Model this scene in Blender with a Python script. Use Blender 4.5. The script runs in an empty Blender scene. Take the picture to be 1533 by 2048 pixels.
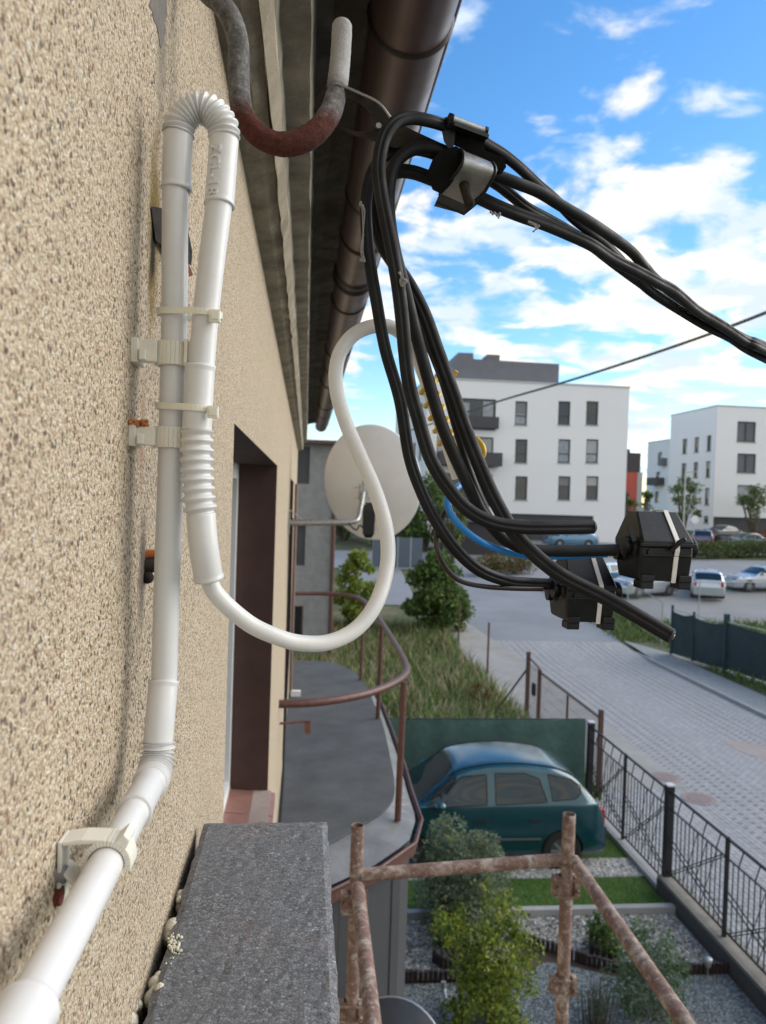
import bpy, math, random
from mathutils import Vector as V, Matrix
from math import sin, cos, pi, radians, sqrt
rnd = random.Random(7)
S = bpy.context.scene
COL = S.collection

# ---------------------------------------------------------------- camera frame
F = 1537.0
CAM = V((.12, 0, 5.8))
_y = V((613-766.5, 1024-988, F)).normalized()
_z = V((.03, 1, 0)); _z = (_z - _z.dot(_y)*_y).normalized()
_x = _z.cross(_y)
R = Matrix((_x, _y, _z))
def gz(y):
    for (a, za), (b, zb) in zip([(-400, 0), (27, 0), (61, 2.6), (72, 3.3), (75, 3.4)], [(27, 0), (61, 2.6), (72, 3.3), (75, 3.4), (900, 3.4)]):
        if y <= b: return za + (zb-za)*(y-a)/(b-a)
    return 3.4
def ray(px, py): return R @ V((px-766.5, 1024-py, F))
def PY(px, py, y): v = ray(px, py); return CAM + v*(y/v.y)
def PX(px, py, x): v = ray(px, py); return CAM + v*((x-CAM.x)/v.x)
def PZ(px, py, z): v = ray(px, py); return CAM + v*((z-CAM.z)/v.z)
def G(px, py):
    v = ray(px, py); v = v/v.y; t = 1.0
    while t < 400:
        p = CAM + v*t
        if p.z <= gz(p.y): return p
        t += .05
    return CAM + v*400

# ---------------------------------------------------------------- mesh builder
class M:
    def __init__(s): s.v = []; s.f = []; s.m = []; s.sm = []
    def add(s, vs, fs, mi=0, sm=False):
        o = len(s.v); s.v += [tuple(p) for p in vs]
        for f in fs: s.f.append([i+o for i in f]); s.m.append(mi); s.sm.append(sm)
    def box(s, a, b, mi=0):
        x0, y0, z0 = a; x1, y1, z1 = b
        s.add([(x0,y0,z0),(x1,y0,z0),(x1,y1,z0),(x0,y1,z0),(x0,y0,z1),(x1,y0,z1),(x1,y1,z1),(x0,y1,z1)],
              [(3,2,1,0),(4,5,6,7),(0,1,5,4),(1,2,6,5),(2,3,7,6),(3,0,4,7)], mi)
    def beam(s, a, b, w, h, up=V((0,0,1)), mi=0):
        a, b = V(a), V(b); d = (b-a).normalized(); r = d.cross(up)
        if r.length < 1e-4: r = d.cross(V((0,1,0)))
        r.normalize(); u = r.cross(d)
        q = [(-1,-1),(1,-1),(1,1),(-1,1)]
        s.add([p + r*(w/2*i) + u*(h/2*j) for p in (a, b) for i, j in q], [(3,2,1,0),(4,5,6,7),(0,1,5,4),(1,2,6,5),(2,3,7,6),(3,0,4,7)], mi)
    def prism(s, poly, e, mi=0):
        n = len(poly); e = V(e); P = [V(p) for p in poly]
        s.add(P + [p+e for p in P], [list(range(n))[::-1], [i+n for i in range(n)]] + [(i, (i+1) % n, (i+1) % n+n, i+n) for i in range(n)], mi)
    def loft(s, rings, closed=True, caps=True, mi=0, sm=True):
        n = len(rings[0]); vs = [p for r in rings for p in r]; fs = []
        for i in range(len(rings)-1):
            for j in range(n if closed else n-1):
                k = (j+1) % n; fs.append((i*n+j, i*n+k, (i+1)*n+k, (i+1)*n+j))
        s.add(vs, fs, mi, sm)
        if caps and closed:
            s.add(rings[0], [list(range(n))[::-1]], mi); s.add(rings[-1], [list(range(n))], mi)
    def tube(s, pts, r, n=12, mi=0, caps=True, prof=None, up=None):
        pts = [V(p) for p in pts]; k = len(pts); rr = r if isinstance(r, (list, tuple)) else [r]*k
        rings = []; T0 = (pts[1]-pts[0]).normalized()
        u = up or (V((0,0,1)) if abs(T0.z) < .9 else V((0,1,0)))
        u = (V(u) - V(u).dot(T0)*T0).normalized()
        for i in range(k):
            T = (pts[min(i+1, k-1)]-pts[max(i-1, 0)])
            if T.length < 1e-9: T = T0
            T = T.normalized(); u = (u - u.dot(T)*T).normalized(); w = T.cross(u); T0 = T
            rg = []
            for j in range(n):
                a = 2*pi*j/n; c = prof(a) if prof else (cos(a), sin(a))
                rg.append(pts[i] + (u*c[0] + w*c[1])*rr[i])
            rings.append(rg)
        s.loft(rings, True, caps, mi)
    def ball(s, c, r, mi=0, n=10, k=7):
        c = V(c); r = V((r, r, r)) if isinstance(r, (int, float)) else V(r)
        rings = []
        for i in range(k+1):
            t = pi*i/k*.98+.0314
            rings.append([c + V((r.x*sin(t)*cos(2*pi*j/n), r.y*sin(t)*sin(2*pi*j/n), r.z*cos(t))) for j in range(n)])
        s.loft(rings, True, True, mi)
    def leaves(s, c, rad, n, size, nm=3, shell=.35, ctr=None, droop=0.):
        c = V(c)
        for _ in range(n):
            while True:
                d = V((rnd.uniform(-1,1), rnd.uniform(-1,1), rnd.uniform(-1,1)))
                if .01 < d.length < 1: break
            q = d.normalized()*(d.length**shell)
            p = c + V((q.x*rad[0], q.y*rad[1], q.z*rad[2]))
            a = V((rnd.gauss(0,1), rnd.gauss(0,1), rnd.gauss(0,1)+droop)).normalized(); b = a.cross(V((rnd.gauss(0,1), rnd.gauss(0,1), rnd.gauss(0,1)))).normalized()
            z = size*rnd.uniform(.6, 1.4)
            s.add([p-b*z*.35, p+a*z*.5-b*z*.1, p+a*z, p+a*z*.5+b*z*.45], [(0,1,2,3)], rnd.randrange(nm))
    def obj(s, name, mats, parent=None, org=None):
        me = bpy.data.meshes.new(name)
        if parent is not None: o0 = ROOT[parent.name]
        elif org is not None: o0 = V(org)
        else: o0 = V((0,0,0))
        me.from_pydata([(p[0]-o0.x, p[1]-o0.y, p[2]-o0.z) for p in s.v], [], s.f)
        if not isinstance(mats, (list, tuple)): mats = [mats]
        for m in mats: me.materials.append(m)
        if len(mats) > 1: me.polygons.foreach_set('material_index', s.m)
        me.polygons.foreach_set('use_smooth', s.sm); me.update()
        o = bpy.data.objects.new(name, me); COL.objects.link(o)
        if parent is not None: o.parent = parent
        else: o.location = o0
        ROOT[o.name] = o0
        return o
def bevel(o, w):
    b = o.modifiers.new('bevel', 'BEVEL'); b.width = w; b.segments = 2; b.limit_method = 'ANGLE'; return o
ROOT = {}
def tag(o, label, cat, group=None, kind=None):
    if label: o['label'] = label
    if cat: o['category'] = cat
    if group: o['group'] = group
    if kind: o['kind'] = kind
    return o
def thing(name, label, cat, loc, group=None):
    o = bpy.data.objects.new(name, None); COL.objects.link(o); o.location = V(loc); o.empty_display_size = .1
    ROOT[o.name] = V(loc); return tag(o, label, cat, group)
def struct(m, name, mats, kind='structure'):
    o = m.obj(name, mats); o['kind'] = kind; return o
def copy_tree(o, loc, rz=0, parent=None):
    c = o.copy(); COL.objects.link(c)
    if parent is None: c.location = loc; c.rotation_euler = (0, 0, rz)
    else: c.parent = parent
    for ch in [x for x in bpy.data.objects if x.parent == o]: copy_tree(ch, None, 0, c)
    return c
def crv(P, step, wrap=False):
    """Catmull-Rom through points (tuples of any length) resampled at about step metres (first 3 comps)"""
    P = [tuple(p) for p in P]; out = []; n = len(P)
    for i in range(n-1 if not wrap else n):
        p1, p2 = P[i], P[(i+1) % n]
        p0 = P[i-1] if (i or wrap) else tuple(2*a-b for a, b in zip(p1, p2)); p3 = P[(i+2) % n] if (i+2 < n or wrap) else tuple(2*b-a for a, b in zip(p1, p2))
        L = sqrt(sum((a-b)**2 for a, b in zip(p1[:3], p2[:3]))); k = max(1, int(L/step))
        for j in range(k):
            t = j/k
            out.append(tuple(.5*(2*b+(c-a)*t+(2*a-5*b+4*c-d)*t*t+(3*b-a-3*c+d)*t**3) for a, b, c, d in zip(p0, p1, p2, p3)))
    if not wrap: out.append(P[-1])
    return out
def pix(L): return [PY(*p) for p in L]

# ---------------------------------------------------------------- materials
class N:
    def __init__(s, name):
        s.mt = bpy.data.materials.new(name); s.mt.use_nodes = True; s.t = s.mt.node_tree; s.b = s.t.nodes['Principled BSDF']
        s.co = s.t.nodes.new('ShaderNodeTexCoord')
    def n(s, ty, **k):
        x = s.t.nodes.new('ShaderNode'+ty)
        for a, b in k.items():
            if a.startswith('_'): setattr(x, a[1:], b)
            else: s.inp(x, a.replace('__', ' '), b)
        return x
    def inp(s, x, a, b):
        i = x.inputs[int(a[1:])] if a[0] == 'i' and a[1:].isdigit() else x.inputs[a]
        if isinstance(b, bpy.types.NodeSocket): s.t.links.new(b, i)
        else: i.default_value = b
    def noise(s, sc, det=3, rough=.55, vec=None, dist=0):
        x = s.n('TexNoise', Scale=sc, Detail=det, Roughness=rough, Distortion=dist); s.inp(x, 'Vector', vec or s.co.outputs['Object']); return x.outputs['Fac']
    def vor(s, sc, vec=None, feat='F1'):
        x = s.n('TexVoronoi', Scale=sc, _feature=feat); s.inp(x, 'Vector', vec or s.co.outputs['Object']); return x
    def ramp(s, fac, pts, interp='LINEAR'):
        x = s.n('ValToRGB'); s.inp(x, 'Fac', fac); cr = x.color_ramp; cr.interpolation = interp
        while len(cr.elements) < len(pts): cr.elements.new(.5)
        for e, (p, c) in zip(cr.elements, pts): e.position = p; e.color = (*c, 1) if isinstance(c, tuple) else (c, c, c, 1)
        return x.outputs['Color']
    def mix(s, f, a, b, mode='MIX'):
        x = s.n('Mix', _data_type='RGBA', _blend_type=mode); x.clamp_factor = True
        for i, q in ((0, f), (6, a), (7, b)):
            if isinstance(q, tuple) and len(q) == 3: q = (*q, 1)
            if isinstance(q, bpy.types.NodeSocket): s.t.links.new(q, x.inputs[i])
            else: x.inputs[i].default_value = q
        return x.outputs[2]
    def math(s, op, a, b=0.):
        x = s.n('Math', _operation=op); s.inp(x, 'i0', a); s.inp(x, 'i1', b); return x.outputs[0]
    def scaled(s, v):
        x = s.n('Mapping'); s.inp(x, 'Vector', s.co.outputs['Object']); x.inputs['Scale'].default_value = v; return x.outputs[0]
    def bump(s, h, st, dist=.01):
        x = s.n('Bump', Strength=st, Distance=dist, Height=h); s.t.links.new(x.outputs[0], s.b.inputs['Normal'])
    def fin(s, col=None, rough=None, metal=None, **k):
        if isinstance(col, tuple): col = (*col, 1)
        if col is not None: s.inp(s.b, 'Base Color', col)
        if rough is not None: s.inp(s.b, 'Roughness', rough)
        if metal is not None: s.inp(s.b, 'Metallic', metal)
        for a, b in k.items(): s.inp(s.b, a.replace('__', ' '), b)
        return s.mt
def plain(name, c, rough=.5, metal=0., var=.12, sc=20, bump=.15, bd=.002, **k):
    a = N(name); n = a.noise(sc, 5, .6)
    c0 = tuple(x*(1-var) for x in c); c1 = tuple(min(1, x*(1+var)) for x in c)
    col = a.ramp(n, [(.3, c0), (.7, c1)])
    if bump: a.bump(a.noise(sc*4, 4), bump, bd)
    return a.fin(col, rough, metal, **k)

def m_wall():
    a = N('roughcast_render')
    wc = a.n('Mapping'); a.inp(wc, 'Vector', a.co.outputs['Object']); nz = a.n('TexNoise', Scale=260., Detail=2.); a.inp(nz, 'Vector', a.co.outputs['Object']); wv = a.n('VectorMath', _operation='MULTIPLY_ADD'); a.inp(wv, 'i0', nz.outputs['Color']); wv.inputs[1].default_value = (.003, .003, .003); a.inp(wv, 'i2', a.co.outputs['Object']); wv = wv.outputs[0]; v = a.vor(560, wv); v2 = a.vor(290, wv); big = a.noise(3.5, 5, .6); fine = a.noise(900, 2)
    sep = a.n('SeparateColor'); a.inp(sep, 'Color', v.outputs['Color'])
    sep2 = a.n('SeparateColor'); a.inp(sep2, 'Color', v2.outputs['Color'])
    base = a.ramp(sep.outputs[0], [(0, (.20,.14,.09)), (.10, (.44,.34,.22)), (.32, (.59,.485,.34)), (.65, (.70,.59,.43)), (.9, (.78,.68,.53)), (1, (.84,.79,.68))])
    grain = a.math('LESS_THAN', a.math('MULTIPLY', v2.outputs['Distance'], 1.), .52)
    gr = a.math('MULTIPLY', grain, a.ramp(sep2.outputs[0], [(.63, 0.), (.65, 1.)]))
    gcol = a.ramp(sep2.outputs[1], [(0, (.03,.028,.028)), (.32, (.085,.065,.055)), (.5, (.20,.12,.08)), (.68, (.27,.10,.06)), (.82, (.30,.29,.28)), (.95, (.82,.80,.74))], 'CONSTANT')
    base = a.mix(gr, base, gcol)
    base = a.mix(a.ramp(big, [(.35, .0), (.7, .3)]), base, (.45,.385,.30))
    # cracks between grains read darker
    base = a.mix(a.ramp(v.outputs['Distance'], [(.4, 0.), (.8, .4)]), base, (.27,.21,.155))
    base = a.mix(a.ramp(fine, [(.35, .25), (.6, 0.)]), base, (.30,.22,.15))
    # stains: weathered streaks around old fixings
    def blob(p, sc, lo, hi):
        p = p-V((-.2, 4, 0))
        mp = a.n('Mapping'); a.inp(mp, 'Vector', a.co.outputs['Object'])
        mp.inputs['Location'].default_value = (-p[0]*sc[0], -p[1]*sc[1], -p[2]*sc[2]); mp.inputs['Scale'].default_value = sc
        ln = a.n('VectorMath', _operation='LENGTH'); a.inp(ln, 'i0', mp.outputs[0])
        d = a.math('ADD', ln.outputs['Value'], a.math('MULTIPLY', a.math('SUBTRACT', a.noise(55, 5, .7), .5), 1.1))
        return a.ramp(d, [(lo, 1.), (hi, 0.)])
    p = PX(308, 470, 0); base = a.mix(blob(p, (9, 38, 10), .35, 1.15), base, (.23,.16,.05))
    p = PX(306, 505, 0); base = a.mix(blob(p, (30, 75, 32), .4, 1.), base, (.03,.03,.02))
    p = PX(285, 1140, 0); base = a.mix(blob(p, (20, 60, 17), .3, 1.), base, (.16,.13,.11))
    p = PX(285, 870, 0); base = a.mix(blob(p, (30, 80, 16), .2, .9), base, (.40,.27,.18))
    p = PX(325, 40, 0); base = a.mix(blob(p, (20, 40, 10), .3, 1.1), base, (.30,.26,.2))
    h = a.math('ADD', a.math('ADD', a.math('MULTIPLY', v.outputs['Distance'], -.7), a.math('MULTIPLY', v2.outputs['Distance'], -.8)), a.math('ADD', a.math('MULTIPLY', fine, .6), a.math('MULTIPLY', a.noise(60, 4, .6), 1.2)))
    a.bump(h, .95, .0020)
    return a.fin(base, .93, Specular__IOR__Level=.25)
def m_foam():
    a = N('graphite_foam'); v = a.vor(330); e = a.vor(330, feat='DISTANCE_TO_EDGE')
    sep = a.n('SeparateColor'); a.inp(sep, 'Color', v.outputs['Color'])
    c = a.ramp(sep.outputs[0], [(0, (.095,.10,.107)), (.5, (.18,.185,.195)), (.93, (.24,.245,.255)), (1, (.34,.35,.36))])
    c = a.mix(a.ramp(e.outputs['Distance'], [(.0, .9), (.10, 0.)]), c, (.02,.02,.022)); c = a.mix(a.ramp(a.noise(420, 2, .7), [(.62, 0.), (.68, .8)]), c, (.012,.012,.014))
    c = a.mix(a.ramp(a.noise(14, 6, .7), [(.4, .35), (.62, 0.)]), c, (.15,.155,.165))
    patch = a.math('MULTIPLY', a.ramp(a.noise(9, 2), [(.50, 0.), (.62, 1.)]), a.ramp(a.noise(160, 4, .8), [(.55, 0.), (.63, .65)]))
    c = a.mix(patch, c, (.42,.25,.14))
    sp = a.ramp(a.vor(60).outputs['Distance'], [(.03, 1.), (.045, 0.)]); c = a.mix(sp, c, (.55,.55,.55))
    a.bump(a.math('MULTIPLY', v.outputs['Distance'], -1.), .35, .001)
    return a.fin(c, .6)
def m_pvc(name='white_pvc', c=(.71,.72,.725)):
    a = N(name); d = a.ramp(a.noise(26, 6, .75), [(.50, 0.), (.78, .30)])
    col = a.mix(d, c, (.62,.47,.36)); col = a.mix(a.ramp(a.noise(420, 3, .8), [(.66, 0.), (.74, .35)]), col, (.35,.28,.22)); col = a.mix(a.ramp(a.noise(1., 6, .75, vec=a.scaled((190, 190, 38))), [(.66, 0.), (.72, .45)]), col, (.45,.43,.40)); a.bump(a.noise(120, 4, .6), .08, .001)
    return a.fin(col, a.ramp(a.noise(60, 4), [(.3, .28), (.7, .42)]), Subsurface__Weight=0., Coat__Weight=.15)
def m_rustbar():
    a = N('rusty_iron_rod'); tc = a.n('SeparateXYZ'); a.inp(tc, 'i0', a.co.outputs['Object'])
    h = a.math('ADD', tc.outputs['Z'], a.math('MULTIPLY', a.math('SUBTRACT', a.noise(60, 5, .8), .5), .03))
    z0 = PY(560, 250, .66).z - PY(560, 300, .66).z
    m = a.ramp(h, [(.020, 1.), (.036, 0.)])
    rust = a.ramp(a.noise(240, 5, .8), [(.3, (.035,.012,.010)), (.5, (.12,.030,.020)), (.7, (.20,.055,.03))])
    grey = a.ramp(a.noise(110, 6, .8), [(.3, (.06,.055,.055)), (.5, (.20,.195,.19)), (.7, (.42,.41,.40))])
    tip = a.ramp(a.math('ADD', tc.outputs['Z'], 0.), [(.062, 0.), (.075, .75)]); xr_ = a.ramp(tc.outputs['X'], [(.02, 0.), (.03, 1.)]); grey = a.mix(a.math('MULTIPLY', tip, xr_), grey, (.62,.61,.60)); a.bump(a.noise(300, 5, .8), 1., .003)
    return a.fin(a.mix(m, grey, rust), .85, .05)
def m_scaf():
    a = N('rusty_scaffold_tube')
    rust = a.ramp(a.noise(45, 5, .7), [(.3, (.13,.072,.055)), (.55, (.235,.15,.12)), (.8, (.36,.28,.235))])
    sp = a.ramp(a.noise(15, 5, .75, dist=.4), [(.50, 0.), (.64, .65)]); c = a.mix(sp, rust, (.56,.51,.44))
    sp2 = a.ramp(a.noise(70, 4, .8), [(.60, 0.), (.66, .9)]); c = a.mix(sp2, c, (.62,.58,.50))
    a.bump(a.noise(90, 5, .8), .7, .004)
    return a.fin(c, .8, .1)
def m_conc(name, c, var=.25, sc=4, bump=.5, bd=.004, rough=.9, speck=True):
    a = N(name); n = a.noise(sc, 8, .7)
    col = a.ramp(n, [(.3, tuple(x*(1-var) for x in c)), (.7, tuple(x*(1+var) for x in c))])
    if speck: col = a.mix(a.ramp(a.noise(sc*40, 3, .8), [(.45, 0.), (.75, .5)]), col, tuple(x*.45 for x in c))
    a.bump(a.noise(sc*18, 6, .8), bump, bd); return a.fin(col, rough)
def m_ground():
    a = N('rough_grassy_ground')
    c = a.ramp(a.noise(.8, 9, .7), [(.3, (.07,.08,.035)), (.5, (.14,.13,.07)), (.68, (.22,.19,.12))])
    c = a.mix(a.ramp(a.noise(.18, 5, .6), [(.45, 0.), (.62, .9)]), c, (.055,.095,.028)); a.bump(a.noise(25, 6, .8), .8, .03); return a.fin(c, .95)
def m_asph(name='asphalt', c=(.26,.275,.295)):
    a = N(name); col = a.ramp(a.noise(.35, 8, .65), [(.3, tuple(x*.82 for x in c)), (.7, tuple(x*1.15 for x in c))])
    col = a.mix(a.ramp(a.noise(120, 2), [(.4, .3), (.7, 0.)]), col, tuple(x*.5 for x in c))
    col = a.mix(a.ramp(a.noise(1.1, 6, .8, dist=1.), [(.63, 0.), (.7, .25)]), col, (.36,.36,.35))
    a.bump(a.noise(150, 3), .3, .004); return a.fin(col, .85)
def m_pave(name='concrete_block_paving', c=(.36,.365,.37), dots=True):
    a = N(name)
    br = a.n('TexBrick', Scale=1., Mortar__Size=.008, Brick__Width=.2, Row__Height=.1, Bias=0.); br.offset = .5
    rot = a.n('Mapping'); a.inp(rot, 'Vector', a.co.outputs['Object']); rot.inputs['Rotation'].default_value = (0, 0, pi/2); a.inp(br, 'Vector', rot.outputs[0])
    br.inputs['Color1'].default_value = (*[x*.9 for x in c], 1); br.inputs['Color2'].default_value = (*[x*1.1 for x in c], 1); br.inputs['Mortar'].default_value = (*[x*.42 for x in c], 1)
    col = br.outputs['Color']
    col = a.mix(a.ramp(a.noise(.5, 6, .7), [(.35, .35), (.65, 0.)]), col, tuple(x*.7 for x in c))
    if dots:   # open joints: regular rows of soil-filled gaps, worn away in the wheel tracks
        sx = a.n('SeparateXYZ'); a.inp(sx, 'i0', a.co.outputs['Object'])
        fx = a.math('FRACT', a.math('DIVIDE', sx.outputs['X'], .27)); fy = a.math('FRACT', a.math('DIVIDE', sx.outputs['Y'], .20))
        dx = a.math('LESS_THAN', a.math('ABSOLUTE', a.math('SUBTRACT', fx, .5)), .17); dy = a.math('LESS_THAN', a.math('ABSOLUTE', a.math('SUBTRACT', fy, .5)), .21)
        k = a.math('MULTIPLY', dx, dy)
        w = a.math('SINE', a.math('MULTIPLY', a.math('ADD', sx.outputs['X'], a.math('MULTIPLY', a.noise(.25, 2), 1.2)), 2.2))
        tr = a.ramp(a.math('MULTIPLY_ADD', w, .5), [(.35, .10), (.8, .85)])
        wn = a.math('ADD', a.math('MULTIPLY', w, .38), .5); tr = a.ramp(wn, [(.2, .12), (.8, .75)])
        col = a.mix(a.math('MULTIPLY', k, tr), col, (.09,.095,.08))
    a.bump(br.outputs['Fac'], -.5, .006); return a.fin(col, .85)
def m_gravel(name, c1, c2, c3, sc=32):
    a = N(name); v = a.vor(sc); sep = a.n('SeparateColor'); a.inp(sep, 'Color', v.outputs['Color'])
    c = a.ramp(sep.outputs[0], [(0, c1), (.4, c2), (1, c3)]); c = a.mix(a.ramp(v.outputs['Distance'], [(.4, 0.), (.8, .7)]), c, tuple(x*.3 for x in c1))
    a.bump(a.math('MULTIPLY', v.outputs['Distance'], -1.), 1., .02); return a.fin(c, .9)
def m_grass():
    a = N('lawn_grass'); c = a.ramp(a.noise(3, 6, .7), [(.3, (.05,.11,.02)), (.6, (.08,.16,.03)), (.8, (.13,.17,.05))])
    a.bump(a.noise(90, 4, .8), .9, .02); return a.fin(c, .95)
def m_leaf(n, c, tr=.25):
    a = N(n); col = a.ramp(a.noise(9, 3), [(.3, tuple(x*.7 for x in c)), (.7, tuple(min(1, x*1.25) for x in c))])
    a.b.inputs['Specular IOR Level'].default_value = .3
    bs = a.n('BsdfTranslucent'); a.inp(bs, 'Color', col); mx = a.n('MixShader'); mx.inputs[0].default_value = tr
    a.fin(col, .6); a.t.links.new(a.b.outputs[0], mx.inputs[1]); a.t.links.new(bs.outputs[0], mx.inputs[2])
    a.t.links.new(mx.outputs[0], a.t.nodes['Material Output'].inputs[0]); return a.mt
def m_screen(name, c):
    a = N(name); col = a.ramp(a.noise(1.6, 5, .7), [(.3, tuple(x*.75 for x in c)), (.7, tuple(x*1.3 for x in c))])
    w = a.n('TexWave', Scale=30., Distortion=1.); a.inp(w, 'Vector', a.co.outputs['Object']); a.bump(a.noise(5, 4), .5, .04); return a.fin(col, .75)
def m_gutter():
    a = N('brown_coated_metal'); c = a.ramp(a.noise(6, 6, .7), [(.3, (.058,.027,.022)), (.7, (.092,.045,.037))])
    return a.fin(c, a.ramp(a.noise(14, 4), [(.3, .32), (.7, .46)]), .25, Coat__Weight=.3, Coat__Roughness=.3)
def m_cable():
    a = N('weathered_black_cable'); c = a.ramp(a.noise(55, 6, .75), [(.35, (.005,.0055,.0065)), (.62, (.009,.0095,.011)), (.8, (.028,.027,.024))])
    a.bump(a.noise(500, 3), .12, .0006); return a.fin(c, a.ramp(a.noise(45, 4), [(.3, .48), (.7, .72)]), Specular__IOR__Level=.35)

WALL = m_wall(); FOAM = m_foam(); PVC = m_pvc(); CLIP = m_pvc('aged_ivory_plastic', (.77,.75,.66)); TIE = plain('nylon_tie', (.80,.79,.68), .35, bump=0)
ROD = m_rustbar(); SCAF = m_scaf(); CONC = m_conc('weathered_cornice', (.37,.335,.265), .45, 11, 1., .008); RIDGE = m_conc('pale_mortar', (.42,.36,.27), .22, 12, .6, .004)
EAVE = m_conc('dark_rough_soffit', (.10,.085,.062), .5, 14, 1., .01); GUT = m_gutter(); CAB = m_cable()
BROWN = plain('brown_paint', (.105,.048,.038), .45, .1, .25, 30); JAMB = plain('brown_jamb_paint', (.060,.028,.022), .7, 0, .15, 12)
TILE = plain('brown_sill_tile', (.26,.14,.115), .3, 0, .12, 20, .05); WPAINT = plain('white_window_plastic', (.78,.79,.80), .35, 0, .04, 20, 0)
GLASS = plain('dark_window_glass', (.018,.024,.028), .06, 0, .2, 2, 0, Coat__Weight=.6, Coat__Roughness=.03); GLASSL = plain('curtained_window_glass', (.22,.25,.28), .12, 0, .25, 3, 0, Coat__Weight=1.)
ROOFF = m_conc('bitumen_felt', (.080,.088,.096), .3, 3.2, .9, .005, .9); ZINC = plain('zinc_flashing', (.20,.20,.195), .5, .4, .35, 4, .4)
STEEL = plain('galvanised_steel', (.38,.38,.37), .42, .8, .25, 60); DKST = plain('dark_strap_steel', (.030,.024,.020), .85, 0, .5, 90, .4, .001, Specular__IOR__Level=.2); ROUGHR = plain('red_rust', (.16,.035,.025), .85, .1, .4, 200, .6)
BLK = plain('black_box_plastic', (.0075,.008,.009), .42, 0, .5, 60, .2, .0006, Specular__IOR__Level=.4); BLKD = plain('dusty_black_plastic', (.004,.004,.004), .8, 0, .6, 90, .5, .001, Specular__IOR__Level=.12)
BLUE = plain('blue_insulation', (.02,.27,.78), .3, 0, .05, 40, 0); BRNW = plain('brown_insulation', (.035,.020,.016), .35, 0, .1, 40, 0); YEL = plain('yellow_insulation', (.72,.46,.03), .35, 0, .12, 90, 0)
DISHW = plain('white_dish_paint', (.80,.80,.79), .42, 0, .05, 5, 0); DISHD = plain('dark_grey_dish_paint', (.045,.047,.05), .4, .2, .15, 8, 0)
GREYR = m_conc('grey_pebble_render', (.28,.275,.265), .22, 3, .8, .01); CLAD = m_conc('grey_cladding', (.040,.043,.048), .12, 2, .2, .003)
WHITE = m_conc('white_facade_render', (.80,.80,.80), .02, .3, .1, .01, .85, False); DARKF = plain('anthracite_cladding', (.065,.065,.07), .7, 0, .1, 2); ROOFG = plain('grey_metal_cladding', (.14,.145,.16), .6, .2, .08, 1.)
REDF = plain('red_facade_render', (.50,.10,.07), .8, 0, .08, 1.); IRON = plain('black_wrought_iron', (.022,.022,.025), .5, .3, .3, 50); GRSC = m_screen('green_shade_net', (.060,.120,.105)); BLSC = m_screen('dark_blue_green_net', (.020,.038,.045))
GRPOST = plain('dark_green_post', (.02,.05,.055), .5, .3, .2, 20); GALV = plain('galvanised_fence', (.40,.42,.42), .5, .6, .15, 20)
CURB = m_conc('concrete_kerb', (.36,.36,.35), .12, 3, .4, .004); PLIN = m_conc('old_concrete_plinth', (.25,.23,.19), .3, 3.5, .8, .01); PLIND = m_conc('dark_plinth_face', (.085,.075,.07), .2, 4, .4, .004)  # the last one is a darker tone for the plinth's garden side
TYRE = plain('tyre_rubber', (.018,.018,.018), .8, 0, .2, 30); RIM = plain('alloy_rim', (.45,.46,.47), .35, .8, .08, 10, 0); TRIM = plain('grey_bumper_plastic', (.055,.06,.068), .6, 0, .15, 20)
TEAL = plain('teal_metallic_paint', (.005,.062,.080), .26, .3, .08, 3, 0, Coat__Weight=1., Coat__Roughness=.16)
RED = plain('red_lamp_lens', (.45,.02,.015), .2, 0, .1, 20, 0); BARK = plain('tree_bark', (.10,.075,.05), .9, 0, .35, 15, .8, .01); FOAMW = plain('glue_foam', (.66,.63,.50), .8, 0, .15, 120, .8, .002)
EDG = plain('dark_palisade_edging', (.035,.022,.02), .7, 0, .3, 20)
LG = [m_leaf('leaf_mid_green', (.09,.16,.04)), m_leaf('leaf_dark_green', (.045,.085,.028)), m_leaf('leaf_light_green', (.17,.25,.06))]
LY = [m_leaf('leaf_yellow_green', (.36,.40,.06), .4), m_leaf('leaf_green_gold', (.20,.27,.045), .35), m_leaf('leaf_deep_green', (.08,.13,.03), .35)]  # third tone is a deeper green, dealt out leaf by leaf at random
LB = [m_leaf('leaf_grey_green', (.20,.26,.17), .35), m_leaf('leaf_blue_green', (.11,.17,.13), .35), m_leaf('leaf_olive', (.24,.26,.12), .35)]
LR = [m_leaf('leaf_russet', (.20,.09,.03)), m_leaf('leaf_bronze', (.14,.12,.04)), LG[0]]
LD = [m_leaf('grass_straw', (.40,.33,.19)), m_leaf('grass_olive', (.17,.17,.07)), m_leaf('grass_dull_green', (.09,.12,.04)), m_leaf('grass_pale', (.50,.43,.28))]

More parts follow.
